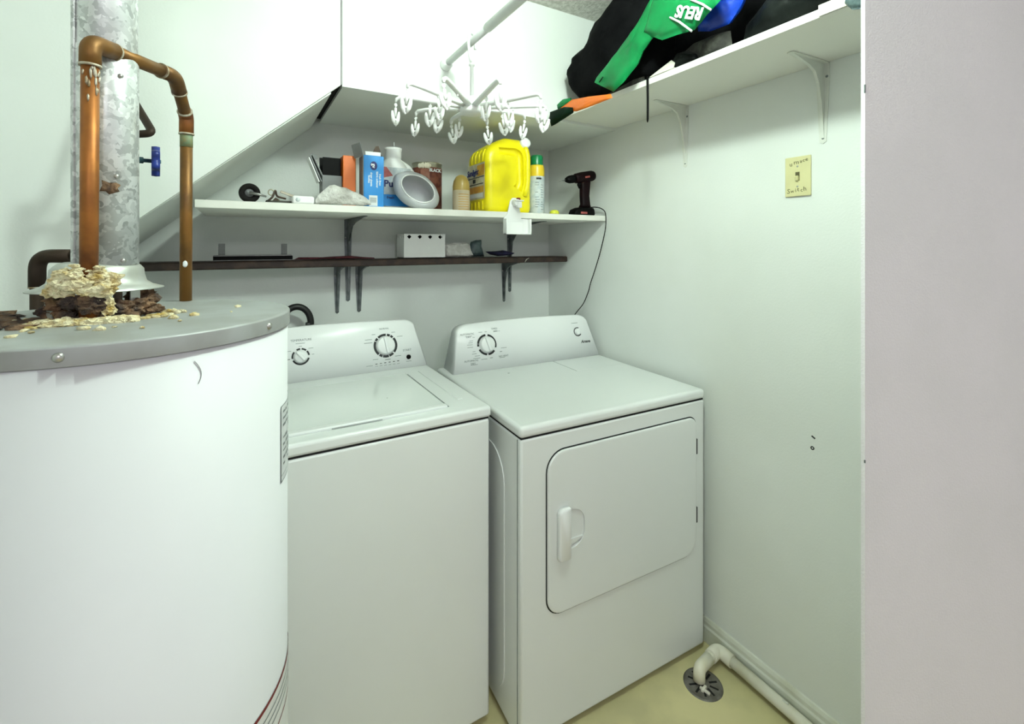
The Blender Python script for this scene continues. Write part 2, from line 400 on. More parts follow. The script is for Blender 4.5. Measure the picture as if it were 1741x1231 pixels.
gl = MB()
for r in range(3): q = band(-42, 16, .700 - r * .012, .702 - r * .012, .0012); gl.add(q.v, q.f, True)
wh.part('label_print', gl, 'greyink', ws)
# thin hair-line scratch on the jacket
sc = []
for k in range(9):
    t = k / 8; m_ = on_heater(-62 + 2.0 * math.sin(t * 2.6), 1.262 - .030 * t, .0006); sc.append(m_.translation)
wh.part('scratch', MB().tube(sc, .00045, 5), 'lid')

# flue pipe and draft hood
FX, FY = -.178, .924
fl = Thing('flue_pipe', 'galvanized steel flue pipe rising from the water heater', 'flue pipe', (FX, FY, 1.378))
fl.part('pipe', MB().lathe([(.036, 1.378), (.038, 1.378), (.038, ZC), (.036, ZC), (.036, 1.378)], (FX, FY, 0), 40), 'galv')
fl.part('joint_band', MB().lathe([(.0382, 1.378), (.0392, 1.378), (.0392, 1.700), (.0382, 1.702)], (FX, FY, 0), 40), 'galv')
fl.part('lock_seam', MB().box(-.004, .004, -.0415, -.038, 1.38, ZC - .001, .001, 1, mtx=Matrix.Translation((FX, FY, 0)) @ Matrix.Rotation(math.radians(-55), 4, 'Z')), 'galv')
for az, z in ((-118, 1.385), (-50, 1.385), (-62, 1.51), (-55, 1.66)):
    a = math.radians(az)
    fl.part('screw', MB().lathe([(0, .003), (.003, .0025), (.0038, 0)], n=10, mtx=frame((FX + .039 * math.cos(a), FY + .039 * math.sin(a), z), (-math.sin(a), math.cos(a), 0), (0, 0, 1))), 'screw')
rp = MB(); rp.sphere((0, 0, 0), 1, 2, (.012, .0010, .008), .9, 3, mtx=Matrix.Translation((FX + .040 * math.cos(-1.3), FY + .040 * math.sin(-1.3), 1.492)))
fl.part('rust_patch', rp, 'rust')
dh = Thing('draft_hood', 'flared grey steel draft hood on legs under the flue pipe', 'draft hood', (FX, FY, HZ))
dh.part('cone', MB().lathe([(.0375, 1.381), (.0385, 1.383), (.046, 1.381), (.0505, 1.377), (.0545, 1.372), (.0555, 1.362), (.058, 1.353), (.066, 1.347), (.080, 1.3425), (.080, 1.3412), (.064, 1.345), (.055, 1.352), (.050, 1.362), (.048, 1.374), (.0375, 1.379), (.0375, 1.381)], (FX - .010, FY + .006, 0), 48), 'hood')
for az in (-138, -36, 60, 150):
    a = math.radians(az); mm = Matrix.Translation((FX - .010, FY + .006, 0)) @ Matrix.Rotation(a, 4, 'Z')
    dh.part('leg', MB().box(.060, .0615, -.008, .008, HZ + .0005, 1.348, mtx=mm), 'hood')
dh.part('flue_collar', MB().lathe([(.036, HZ + .001), (.040, HZ + .001), (.040, HZ + .018), (.036, HZ + .018), (.036, HZ + .001)], (FX, FY, 0), 32), 'rust')

# crumbling mineral crust around the copper pipe and on the lid (uncountable)
rnd = random.Random(11)
PX, PY = -.183, .852
def lump(mb, c, r, sc, seed, sub=3, amp=.55):
    bm = bmesh.new(); bmesh.ops.create_icosphere(bm, subdivisions=sub, radius=1)
    for q in bm.verts:
        n_ = Vector(q.co); w_ = n_ * 1.6 + Vector((seed * 2.3, seed * .7, seed * 1.1))
        d = 1 + amp * noise.noise(w_) + amp * .7 * noise.noise(w_ * 2.7) + amp * .45 * noise.noise(w_ * 6)
        q.co = Vector((c[0] + n_.x * r * sc[0] * d, c[1] + n_.y * r * sc[1] * d, c[2] + n_.z * r * sc[2] * d))
    mb.bm(bm, False)
cr = MB()
# clump around the pipe at hood level
for k in range(34):
    a = rnd.uniform(PI * .95, PI * 2.05); rr = rnd.uniform(.008, .024)
    lump(cr, (PX - .006 + rr * math.cos(a) * 1.25, PY - .003 + rr * math.sin(a) * .75, rnd.uniform(1.347, 1.371) - (rr - .008) * .35), rnd.uniform(.006, .011), (1.2, .8, .8), k)
for k in range(8): lump(cr, (PX + rnd.uniform(-.012, .014), PY - .012, rnd.uniform(1.372, 1.381)), rnd.uniform(.0025, .0045), (1.5, .8, .6), k + 40)
# clump hanging down the middle and the ridge on the lid
for k in range(7): lump(cr, (PX + .012 + rnd.uniform(-.01, .01), PY - .004, rnd.uniform(1.315, 1.34)), rnd.uniform(.005, .009), (1.1, .8, .9), k + 60)
for k in range(34):
    t = rnd.random(); lump(cr, (PX - .050 + .105 * t, PY - .006 - .012 * math.sin(PI * t) + rnd.uniform(-.006, .006), HZ + .004), rnd.uniform(.004, .0095), (1.3, .9, .75), k + 80)
single('mineral_crust', cr, 'crust', 'cream and yellow mineral crust crumbling around the copper pipe base', 'crust', kind='stuff')
ru = MB()
for k in range(12): lump(ru, (PX + rnd.uniform(-.024, .012), PY - .006 + rnd.uniform(-.006, .004), HZ + rnd.uniform(.008, .040)), rnd.uniform(.006, .010), (1.2, .8, .9), k + 150)
for k in range(34):
    a = rnd.uniform(-PI * .98, PI * .05); rr = rnd.uniform(.040, .062)
    lump(ru, (FX + rr * math.cos(a), FY + rr * math.sin(a), HZ + rnd.uniform(.004, .030)), rnd.uniform(.008, .015), (1.2, 1, .8), k + 200)
for k in range(30):
    a = rnd.uniform(2.2, 4.1); rr = rnd.uniform(.09, .19)
    lump(ru, (HX + rr * math.cos(a), HY + .02 + rr * math.sin(a), HZ + .003), rnd.uniform(.005, .013), (1.6, 1.3, .5), k + 300, 2)
single('rust_debris', ru, 'rust', 'dark rust flakes scattered on the heater lid under the draft hood', 'rust', kind='stuff')
cd = MB()
for k in range(110):
    a = rnd.uniform(-PI, .2); rr = rnd.uniform(.075, .10) if k < 80 else rnd.uniform(.09, .19)
    cd.sphere((FX + rr * math.cos(a), FY + rr * math.sin(a), HZ + .003), rnd.uniform(.0015, .006), 1, (1.3, 1.2, .7), .9, k + 700)
single('crust_debris', cd, 'crust', 'pale crumbs of crust scattered around the hood legs on the lid', 'crust', kind='stuff')

# ------------------------------------------------------------------ pipes
def bend(pts, r=.02, n=6):
    """round the corners of a polyline"""
    pts = [Vector(p) for p in pts]; out = [pts[0]]
    for i in range(1, len(pts) - 1):
        a, b, c = pts[i - 1], pts[i], pts[i + 1]; d0 = (a - b).normalized(); d1 = (c - b).normalized()
        k = min(r, (a - b).length * .45, (c - b).length * .45); p0 = b + d0 * k; p1 = b + d1 * k
        for j in range(n + 1):
            t = j / n; out.append(p0 * (1 - t) ** 2 + b * 2 * t * (1 - t) + p1 * t * t)
    out.append(pts[-1]); return out
A0, A1, A2, A3, A4 = Vector((PX, PY, HZ + .002)), Vector((PX + .002, PY, 1.690)), Vector((-.101, 1.007, 1.705)), Vector((-.091, 1.085, 1.652)), Vector((-.093, 1.095, HZ + .002))
cp = Thing('copper_pipe', 'looping copper water pipe rising in front of the flue and turning down behind the heater', 'copper pipe', tuple(A0))
mix = lambda a, b, t: a + (b - a) * t
cp.part('riser', MB().tube([A0, mix(A0, A1, .97)], .0102, 20), 'copper')
e1 = cp.part('elbow', MB().tube(bend([mix(A0, A1, .915), A1, mix(A1, A2, .24)], .022, 8), .0122, 20), 'copper_mid')
cp.part('cross_pipe', MB().tube([mix(A1, A2, .12), mix(A1, A2, .92)], .0102, 20), 'copper_mid')
e2 = cp.part('elbow', MB().tube(bend([mix(A1, A2, .80), A2, mix(A2, A3, .36)], .024, 8), .0120, 20), 'copper_mid')
cp.part('sloping_pipe', MB().tube([mix(A2, A3, .1), mix(A2, A3, .96)], .0100, 20), 'copper_mid')
e3 = cp.part('elbow', MB().tube(bend([mix(A2, A3, .84), A3, mix(A3, A4, .09)], .02, 8), .0120, 20), 'copper')
cp.part('downpipe', MB().tube([mix(A3, A4, .05), A4], .0102, 20), 'copper_mid')
cp.part('verdigris_band', MB().tube([mix(A3, A4, .09), mix(A3, A4, .16)], .0106, 20), 'verdigris')
for a, b, t, e in ((A0, A1, .915, e1), (A1, A2, .24, e1), (A1, A2, .80, e2), (A2, A3, .36, e2), (A2, A3, .84, e3), (A3, A4, .088, e3)):
    d = (b - a).normalized(); p = mix(a, b, t)
    cp.part('solder_ring', MB().tube([p - d * .0016, p + d * .0016], .0127, 20), 'solder', e)
cp.part('paint_spot', MB().sphere((A4.x + .0002, 1.0823, 1.372), 1, 2, (.0042, .0016, .0062), .3, 5), 'whiteink')
pf = MB(); rq = random.Random(3)
for k in range(16):
    a = rq.uniform(-2.2, -.2); zc = A1.z - .036 - abs(rq.gauss(0, .022))
    pf.sphere((PX + .0018 + .0101 * math.cos(a), PY + .0101 * math.sin(a), zc), 1, 1, (.0018, .0018, rq.uniform(.003, .009)), .6, k)
cp.part('paint_flakes', pf, 'solder', kind='stuff')

dp = Thing('supply_pipe', 'dark tarnished copper pipe bending down behind the left of the heater', 'copper pipe', (-.326, 1.184, 0))
dp.part('pipe', MB().tube([(-.326, 1.184, .0), (-.326, 1.184, 1.352)], .0102, 18), 'copper_dark')
el = dp.part('elbow', MB().tube(bend([(-.326, 1.184, 1.33), (-.326, 1.184, 1.388), (-.268, 1.150, 1.388)], .036, 9), .0124, 18), 'copper_dark')
dp.part('cross_pipe', MB().tube([(-.275, 1.154, 1.388), (-.205, 1.113, 1.388)], .0102, 18), 'copper_dark')
dp.part('solder_ring', MB().tube([(-.326, 1.184, 1.329), (-.326, 1.184, 1.3315)], .0128, 18), 'solder', el)

bp_ = Thing('branch_pipe', 'thin dark pipe hooking out behind the flue above the blue valve', 'copper pipe', (-.241, 1.354, 0))
bp_.part('pipe', MB().tube(bend([(-.241, 1.354, 0), (-.241, 1.354, 1.656), (-.172, 1.315, 1.660), (-.264, 1.483, 1.83), (-.28, 1.51, 2.36)], .02, 6), .0085, 16), 'copper_dark')
vb = bp_.part('valve_body', MB().lathe([(.0, 1.575), (.012, 1.575), (.013, 1.585), (.011, 1.595), (.014, 1.605), (.011, 1.615), (.013, 1.625), (.012, 1.635), (0, 1.635)], (-.241, 1.354, 0), 20), 'brass')
R_ = Vector((.991, .13, 0)); vo = Vector((-.241, 1.354, 1.604))
bp_.part('stem', MB().tube([vo, vo + R_ * .025, vo + R_ * .026, vo + R_ * .045, vo + R_ * .046, vo + R_ * .078], [.011, .011, .0075, .0075, .0045, .0045], 14), 'brass', vb)
vm = frame(vo + R_ * .068, Vector((0, 0, 1)), Vector((-.13, .991, 0)))
pol = []
for k in range(60):
    a = 2 * PI * k / 60; rr = .031 + .0035 * math.cos(6 * a); pol.append((rr * math.cos(a), rr * math.sin(a)))
hd = MB(); 
inner = [(p[0] * .55, p[1] * .55) for p in pol]
loft(hd, [[(x, y, -.006) for x, y in inner], [(x, y, -.008) for x, y in pol], [(x * 1.03, y * 1.03, 0) for x, y in pol], [(x, y, .008) for x, y in pol], [(x, y, .004) for x, y in inner], [(x * .1, y * .1, .006) for x, y in pol]], mtx=vm)
bp_.part('valve_handle', hd, 'blue_handle', label='blue round valve handle')

# ------------------------------------------------------------------ washer
def console_mb(x0, x1, y0, z0, h, slope, depth, inset, rad):
    """sloped-front console with raked sides and rounded upper corners"""
    def loop(i0, dy, sc):
        pts = []
        a0, a1 = x0 + i0, x1 - i0; H = h * sc
        outl = [(a0, 0)]
        for k in range(9):     # left upper corner
            a = PI - PI / 2 * k / 8; outl.append((a0 + inset + rad + rad * math.cos(a) * (1.0), H - rad * .62 + rad * .62 * math.sin(a)))
        for k in range(1, 12):
            t = k / 12; outl.append((a0 + inset + rad + (a1 - a0 - 2 * inset - 2 * rad) * t, H + .006 * math.sin(PI * t)))
        for k in range(9):
            a = PI / 2 - PI / 2 * k / 8; outl.append((a1 - inset - rad + rad * math.cos(a), H - rad * .62 + rad * .62 * math.sin(a)))
        outl.append((a1, 0))
        for (x, z) in outl: pts.append((x, y0 + slope * z + dy, z0 + z))
        return pts
    mb = MB()
    L0 = loop(.006, 0, .975); L1 = loop(.002, .003, .993); L2 = loop(0, .009, 1.0)
    L3 = [(x, y0 + depth, z) for x, y, z in loop(.004, 0, .96)]
    return loft(mb, [L0, L1, L2, L3])

WX0, WX1, WY, WZ = -.0625, .6375, 1.217, .934
wa = Thing('washing_machine', 'white top-load washing machine between water heater and dryer', 'washing machine', ((WX0 + WX1) / 2, WY + .33, 0))
wa.part('cabinet', MB().box(WX0 + .004, WX1 - .004, WY + .004, WY + .66, .022, WZ - .036, .008, 2), 'enamel')
for x in (WX0 + .06, WX1 - .06):
    for y in (WY + .06, WY + .60): wa.part('foot', MB().lathe([(0, 0), (.02, 0), (.02, .01), (.01, .013), (.01, .03), (0, .03)], (x, y, 0), 16), 'rubber')
wa.part('seam_gap', MB().box(WX0 + .007, WX1 - .007, WY + .007, WY + .65, WZ - .037, WZ - .031), 'void')
tp = wa.part('top_panel', MB().box(WX0, WX1, WY, WY + .665, WZ - .032, WZ, .009, 3), 'enamel')
wlid = wa.part('lid', MB().box(.012, .520, WY + .052, WY + .448, WZ - .006, WZ + .006, .005, 3), 'lidgloss')
wa.part('lid_front_lip', MB().box(.012, .520, WY + .048, WY + .070, WZ - .002, WZ + .0085, .004, 3), 'enamel', wlid)
wa.part('lid_grip_shade', MB().box(.20, .33, WY + .0465, WY + .051, WZ + .0005, WZ + .004, .001, 1), 'lid', wlid)  # grey strip painted as the shadow crease at the lid's front grip
wa.part('lid_slot', MB().box(.5205, .5265, WY + .056, WY + .448, WZ - .0002, WZ + .0012), 'greyink', wlid)
wa.part('embossed_ridge', MB().box(.572, .590, WY + .10, WY + .47, WZ - .002, WZ + .0022, .0018, 2), 'enamel', tp)
wa.part('scuff', MB().sphere((.385, WY + .205, WZ + .0065), .002, 1, (1, 1, .3), .3, 2), 'ink', wlid)
WCY, WSL = WY + .54, .36
wc = wa.part('console', console_mb(WX0 + .002, WX1 - .002, WCY, WZ + .0005, .176, WSL, .125, .034, .05), 'console')
def face(y0, z0, slope, x, z, out=.0):
    """frame on a sloped console face"""
    up = Vector((0, slope, 1)).normalized(); n = Vector((1, 0, 0)).cross(up)
    o = Vector((x, y0 + slope * (z - z0), z)) + n * out
    return frame(o, (1, 0, 0), up)
wf = lambda x, z, out=.0004: face(WCY, WZ, WSL, x, z, out)
def ring_arc(mb, r0, r1, a0, a1, mtx, h=.0006, n=10):
    a0, a1 = math.radians(a0), math.radians(a1)
    P = [(r1 * math.cos(a0 + (a1 - a0) * k / n), r1 * math.sin(a0 + (a1 - a0) * k / n)) for k in range(n + 1)]
    P += [(r0 * math.cos(a1 - (a1 - a0) * k / n), r0 * math.sin(a1 - (a1 - a0) * k / n)) for k in range(n + 1)]
    mb.prism(P, 0, h, mtx)
def dial(th, parent, f, R, arcs, ptr, world):
    k = MB().lathe([(0, .016), (R * .66, .016), (R * .74, .013), (R * .78, .004), (R * .82, 0)], n=32, mtx=f)
    kn = th.part('knob', k, 'console', parent, world)
    g = MB(); g.box(-.0055, .0055, -R * .70, R * .70, .013, .023, .003, 2, mtx=f @ Matrix.Rotation(math.radians(ptr), 4, 'Z'))
    th.part('knob_grip', g, 'console', kn, world)
    a = MB()
    for a0, a1 in arcs: ring_arc(a, R * .83, R * 1.02, a0, a1, f)
    th.part('dial_ring', a, 'ink', parent, world)
def dashes(mb, f, rows):
    for (x, y, w_, h_) in rows: mb.box(x - w_ / 2, x + w_ / 2, y - h_ / 2, y + h_ / 2, 0, .0004, mtx=f)
KZ = 1.022
fb = wf(.478, KZ); dial(wa, wc, fb, .0445, [(-42, 38), (44, 58), (62, 78), (84, 128), (134, 150), (154, 226), (232, 248), (252, 282), (286, 310)], 8, True)
fs = wf(.180, KZ - .006); dial(wa, wc, fs, .0290, [(5, 40), (48, 82), (92, 118), (140, 190), (205, 345)], 38, True)
st = wf(.563, .972)
wa.part('start_button', MB().lathe([(0, .006), (.005, .0055), (.0085, .003), (.009, 0)], n=20, mtx=st), 'black', wc)
for word, size, x_, z_ in (('START', .0115, .560, .997), ('NORMAL', .009, .478, 1.083), ('TEMPERATURE', .0105, .183, 1.070)):
    wa.part('lettering', MB().text(word, size, wf(x_, z_)), 'greyink', wc)
dm = MB()
dashes(dm, fb, [(-.062, .028, .026, .0016), (-.064, .016, .030, .0018), (-.042, .046, .014, .0018), (.034, .048, .014, .0016), (.058, .030, .022, .0014),
               (.044, -.044, .024, .0016), (-.042, -.048, .020, .0014), (.004, -.053, .020, .0024)])
dashes(dm, fs, [(-.036, .022, .012, .0014), (0, .036, .010, .0016), (.034, .026, .016, .0014), (.040, .004, .008, .0014), (-.038, -.006, .008, .003), (0, .046, .030, .0014)])
wa.part('dial_marks', dm, 'greyink', wc, kind='stuff')
lm = MB(); dashes(lm, wf(.478, .957), [(-.040 + .0165 * k, .004 + .0004 * k, .0075, .0026) for k in range(6)])
wa.part('indicator_lights', lm, 'ink', wc, kind='stuff')
lm2 = MB(); dashes(lm2, wf(.478, .957), [(-.040 + .0165 * k, -.004, .010, .0013) for k in range(6)] + [(-.066, .0, .024, .0014), (.084, .0, .020, .0014)])
wa.part('indicator_marks', lm2, 'greyink', wc, kind='stuff')

# ------------------------------------------------------------------ dryer (local frame: front left bottom corner at the origin)
DW, DD, DZ = .737, .70, .906
dr = Thing('clothes_dryer', 'white front-load clothes dryer standing against the right wall', 'dryer', (.661, 1.093, 0), -math.radians(2.2))
dp_ = lambda n, mb, m, p=None, label=None: dr.part(n, mb, m, p, False, label)
dcab = dp_('cabinet', MB().box(.003, DW - .003, .003, DD, .02, DZ - .036, .007, 2), 'enamel')
for x in (.06, DW - .06):
    for y in (.06, DD - .07): dp_('foot', MB().lathe([(0, 0), (.018, 0), (.018, .01), (.01, .012), (.01, .028), (0, .028)], (x, y, 0), 16), 'rubber')
dp_('seam_gap', MB().box(.006, DW - .006, .006, DD - .005, DZ - .037, DZ - .032), 'void')
dtop = dp_('top_panel', MB().box(0, DW, 0, DD + .005, DZ - .033, DZ, .012, 4), 'enamel')
dp_('lint_hatch', MB().box(.48, .715, .40, .572, DZ - .003, DZ + .0004), 'enamel', dtop)
dp_('hatch_slot', MB().box(.4775, .4795, .40, .572, DZ - .0002, DZ + .0006), 'lid', dtop)
dp_('scuff', MB().sphere((.225, .50, DZ), .003, 1, (2, 1, .2), .3, 2), 'greyink', dtop)
# embossed panel of the left side
ep = rounded(.10, .62, .06, .80, .10, 6)
dp_('side_emboss', MB().prism(ep, 0, .003, frame((.0032, 0, 0), (0, 1, 0), (0, 0, 1)) @ Matrix.Scale(-1, 4, Vector((0, 0, 1)))), 'enamel', dcab)
dp_('corner_seam', MB().box(.0015, .0035, .020, .0215, .03, DZ - .04), 'greyink', dcab)
# door with a rounded outline, dark gap, hinges and pull
dpoly = rounded(.088, .690, .352, .818, [.050, .055, .032, .060], 8)
gap = MB().prism([(x * 1.0, y) for x, y in rounded(.0842, .6930, .3480, .8222, [.053, .057, .035, .063], 8)], -.004, .0006, FRONT(0, .0030, 0))
dp_('door_gap', gap, 'ink')
dm_ = MB()
ctr = (.389, .585)
def shr(poly, k): return [(x - k if x > ctr[0] else x + k, y - k if y > ctr[1] else y + k) for x, y in poly]
F0 = FRONT(0, .0030, 0)
loft(dm_, [[(x, y, -.006) for x, y in dpoly], [(x, y, .004) for x, y in dpoly], [(x, y, .0062) for x, y in shr(dpoly, .002)], [(x, y, .0070) for x, y in shr(dpoly, .006)]], mtx=F0)
# pocket beside the pull, cut out of the door
pocket = MB().prism(rounded(.135, .216, .525, .640, [.012, .042, .042, .012], 8), -.03, .03, F0 @ Matrix.Translation((0, 0, .016)))
def boolean(a, b):
    A = bpy.data.objects.new('a', a.recalc().mesh('a')); B = bpy.data.objects.new('b', b.recalc().mesh('b')); COL.objects.link(A); COL.objects.link(B)
    md = A.modifiers.new('b', 'BOOLEAN'); md.object = B; md.operation = 'DIFFERENCE'; md.solver = 'EXACT'
    dg = bpy.context.evaluated_depsgraph_get(); me = bpy.data.meshes.new_from_object(A.evaluated_get(dg))
    o = MB(); o.add([v.co.copy() for v in me.vertices], [tuple(p.vertices) for p in me.polygons], False)
    for q in (A, B): bpy.data.objects.remove(q)
    return o
thick = MB(); loft(thick, [[(x, y, -.0150) for x, y in dpoly], [(x, y, .004) for x, y in dpoly], [(x, y, .0062) for x, y in shr(dpoly, .002)], [(x, y, .0070) for x, y in shr(dpoly, .006)]], mtx=F0)
# the pocket floor lies 6 mm below the door face: door slab is kept, pocket is lined with a dish
pk = rounded(.150, .216, .527, .640, [.010, .045, .045, .010], 8)
door = dp_('door', boolean(dm_, MB().prism(pk, .0012, .02, F0)), 'enamel')
dish = MB(); 
dp_('pocket_lip', MB().prism(rounded(.150, .216, .526, .552, [.008, .024, .010, .002], 6), .0010, .0040, F0), 'enamel', door)
hb = rounded(.117, .158, .508, .655, [.010, .004, .004, .018], 6)
hp = MB(); loft(hp, [[(x, y, .0060) for x, y in hb], [(x, y, .020) for x, y in hb], [(x, y, .0245) for x, y in [(.1375 + (x - .1375) * .8, .58 + (y - .58) * .95) for x, y in hb]]], mtx=F0)
dp_('handle', hp, 'console', door)
for z0, z1 in ((.690, .742), (.455, .508)): dp_('hinge', MB().box(.6892, .6945, -.0028, .004, z0, z1), 'ink', door)
# console
DCY, DSL = .573, .34
dc = dp_('console', console_mb(.022, DW - .004, DCY, DZ + .0005, .180, DSL, .118, .032, .058), 'console')
df = lambda x, z, out=.0004: face(DCY, DZ, DSL, x, z, out)
fd = df(.180, 1.002); dial(dr, dc, fd, .0420, [(-22, 78), (92, 170), (172, 186), (205, 262), (272, 318)], 14, False)
ft = df(.634, 1.014)
kn = dp_('knob', MB().lathe([(0, .009), (.011, .009), (.0135, .006), (.0145, 0)], n=24, mtx=ft), 'console', dc)
ar = MB(); ring_arc(ar, .0165, .0205, 62, 325, ft, n=24); dp_('dial_ring', ar, 'ink', dc)
for word, size, x_, z_ in (('AUTOMATIC', .0105, .100, 1.048), ('DRY', .0105, .105, 1.037), ('AUTOMATIC', .0105, .104, .948), ('DRY', .0105, .110, .937), ('TIMED', .0100, .222, 1.060), ('DRY', .0100, .226, 1.050), ('NO HEAT', .0100, .248, .952)):
    dp_('lettering', MB().text(word, size, df(x_, z_)), 'greyink', dc)
dp_('brand_lettering', MB().text('Amana', .0180, df(.668, .970), shear=.3, bold=.0004), 'ink', dc)
dm2 = MB()
dashes(dm2, fd, [(-.074, .006, .024, .0014), (-.070, .014, .018, .0014), (-.066, .021, .016, .0014), (-.074, -.004, .024, .0014), (-.054, .034, .010, .0014), (-.060, -.022, .012, .0014),
                (-.060, -.031, .020, .0014), (-.048, -.040, .022, .0014), (-.052, -.049, .030, .0014), (-.020, -.056, .026, .0014), (.012, -.054, .012, .002), (.074, -.020, .026, .0014),
                (.058, -.034, .010, .0024), (-.022, .052, .016, .0018), (.002, .052, .010, .0018), (-.075, .040, .030, .0012), (.052, .050, .030, .0012), (.060, -.058, .024, .0014), (-.066, -.073, .030, .0013)])
dashes(dm2, ft, [(-.008, .040, .034, .0018)])
dr.part('dial_marks', dm2, 'greyink', dc, False, kind='stuff')

# ------------------------------------------------------------------ shelves and brackets
SHZ = 1.540
single('wall_shelf', MB().box(-.117, XR - .0005, 1.618, YB - .0005, SHZ - .024, SHZ, .0015, 1), 'shelf', 'long white painted shelf on the back wall holding bottles and boxes', 'shelf')
single('narrow_ledge', MB().box(-.33, XR - .0015, 1.904, YB - .036, 1.322, 1.350, .006, 2), 'darkwood', 'narrow dark brown wooden ledge under the white shelf on the back wall', 'shelf')
us = MB().box(1.136, XR - .0005, .459, YK - .001, 1.925, 1.945, .001, 1)
single('overhead_shelf', us, 'shelf', 'white overhead shelf along the right wall piled with bags', 'shelf')
lb = MB(); 
# chipped edge strip along the overhead shelf front
def bracket(name, m, loc, rz, v, h, wdt, label, group, screws='screw'):
    t = Thing(name, label, 'bracket', loc, rz, group)
    W2 = wdt / 2
    vp = MB().prism([(-W2, 0), (W2, 0), (W2, -v * .25), (W2 * .55, -v + .006), (0, -v), (-W2 * .55, -v + .006), (-W2, -v * .25)], .0005, .0022, FRONT(0, 0, 0))
    t.part('wall_arm', vp, m, world=False)
    hpn = MB().prism([(-W2, 0), (W2, 0), (W2, h * .25), (W2 * .5, h - .004), (0, h), (-W2 * .5, h - .004), (-W2, h * .25)], -.0022, -.0005, frame((0, 0, 0), (1, 0, 0), (0, -1, 0)) @ Matrix.Scale(-1, 4, Vector((0, 0, 1))))
    t.part('shelf_arm', hpn, m, world=False)
    web = MB().prism([(-.002, -.002), (-h * .92, -.002), (-h * .45, -.018), (-h * .28, -.03), (-.030, -v * .26), (-.016, -v * .5), (-.004, -v * .93), (-.002, -v * .93)], -W2 * .22, W2 * .22, frame((0, 0, 0), (0, 1, 0), (0, 0, 1)))
    t.part('rib', web, m, world=False)
    for (x, z) in ((-W2 * .62, -v * .22), (W2 * .62, -v * .17), (0, -v * .93)):
        t.part('screw', MB().lathe([(0, .004), (.0028, .0036), (.0040, .002)], n=10, mtx=FRONT(x, 0, z)), screws, world=False)
    return t
bracket('shelf_bracket', 'bracket', (.394, YB, SHZ - .0245), 0, .35, .33, .030, 'grey metal bracket under the white shelf, above two brackets of the brown ledge', 'grey shelf brackets')
bracket('shelf_bracket', 'bracket', (1.192, YB, SHZ - .0245), 0, .35, .33, .030, 'grey metal bracket under the white shelf, behind the hanging white spigot tray', 'grey shelf brackets')
bracket('ledge_bracket', 'bracket', (.350, YB, 1.3215), 0, .205, .155, .026, 'left of the two close grey brackets under the brown ledge', 'grey ledge brackets')
bracket('ledge_bracket', 'bracket', (.440, YB, 1.3215), 0, .205, .155, .030, 'right of the two close grey brackets under the brown ledge', 'grey ledge brackets')
bracket('ledge_bracket', 'bracket', (1.158, YB, 1.3215), 0, .205, .155, .026, 'grey bracket under the brown ledge below the dark blue cloth', 'grey ledge brackets')
bracket('white_bracket', 'wbracket', (XR, 1.180, 1.9245), -PI / 2, .228, .165, .030, 'white painted bracket under the overhead shelf near the hanging black cord', 'white shelf brackets', 'greyink')
bracket('white_bracket', 'wbracket', (XR, .703, 1.9245), -PI / 2, .228, .170, .034, 'white painted bracket under the overhead shelf above the ivory switch plate', 'white shelf brackets', 'greyink')

# closet rod and drying hanger
RX, RZ = .629, 2.050
rd = Thing('closet_rod', 'white telescoping closet rod running from the stair wall', 'closet rod', (RX, YK, RZ))
rd.part('end_socket', MB().tube([(RX, YK - .0005, RZ), (RX, YK - .006, RZ), (RX, YK - .030, RZ), (RX, YK - .032, RZ)], [.021, .0215, .019, .014], 24), 'white')
rd.part('thin_tube', MB().tube([(RX, YK - .030, RZ), (RX, 1.22, RZ)], .0115, 20), 'rod')
rd.part('thick_tube', MB().tube([(RX, 1.232, RZ), (RX, 1.224, RZ), (RX, .459, RZ)], [.0115, .0140, .0140], 20), 'rod')
hx, hy, hz = RX, 1.335, 1.846
hg = Thing('drying_hanger', 'white plastic sock-drying hanger with radial arms and clips on the closet rod', 'hanger', (hx, hy, hz - .05))
hk = [(hx, hy, 1.975), (hx - .012, hy - .010, 1.995), (hx - .019, hy - .016, 2.03), (hx - .019, hy - .016, 2.055)]
for k in range(1, 9):
    a = PI - PI * k / 8; hk.append((hx + .019 * math.cos(a), hy + .016 * math.cos(a), 2.055 + .021 * math.sin(a)))
hk += [(hx + .020, hy + .017, 2.035)]
hg.part('hook', MB().tube(hk, .0050, 10, flat=.75), 'white')
hg.part('stem', MB().tube([(hx, hy, 1.86), (hx, hy, 1.972), (hx, hy, 1.973), (hx, hy, 1.980)], [.0066, .0058, .0095, .0095], 14), 'white')
hg.part('hub', MB().lathe([(0, .030), (.012, .030), (.014, .026), (.027, .022), (.030, -.004), (.037, -.006), (.037, -.020), (.033, -.025), (0, -.025)], (hx, hy, hz), 28), 'white')
def clip_mesh():
    mb = MB()
    mb.tube([(0, 0, 0), (0, 0, -.016)], .0016, 8)
    for k in range(10): pass
    ringp = [(.0045 * math.cos(2 * PI * k / 12), 0, -.004 + .0045 * math.sin(2 * PI * k / 12)) for k in range(13)]
    mb.tube(ringp, .0013, 6, caps=False)
    mb.tube([(0, 0, -.013), (0, 0, -.022), (0, 0, -.040)], [.0028, .0030, .0020], 8, flat=1.6)
    for sg in (-1, 1):
        mb.tube([(sg * .0135, 0, -.023), (sg * .0118, 0, -.036), (sg * .0085, 0, -.050), (sg * .0032, 0, -.064)], [.0022, .0042, .0046, .0028], 8, flat=1.5)
    mb.tube([(-.008, 0, -.049), (.008, 0, -.049)], .0022, 8, flat=1.6)
    mb.tube([(-.004, 0, -.060), (0, 0, -.066), (.004, 0, -.060)], .0026, 8, flat=1.6)
    return mb
clip_me = None
rc = random.Random(5)
NA = 10
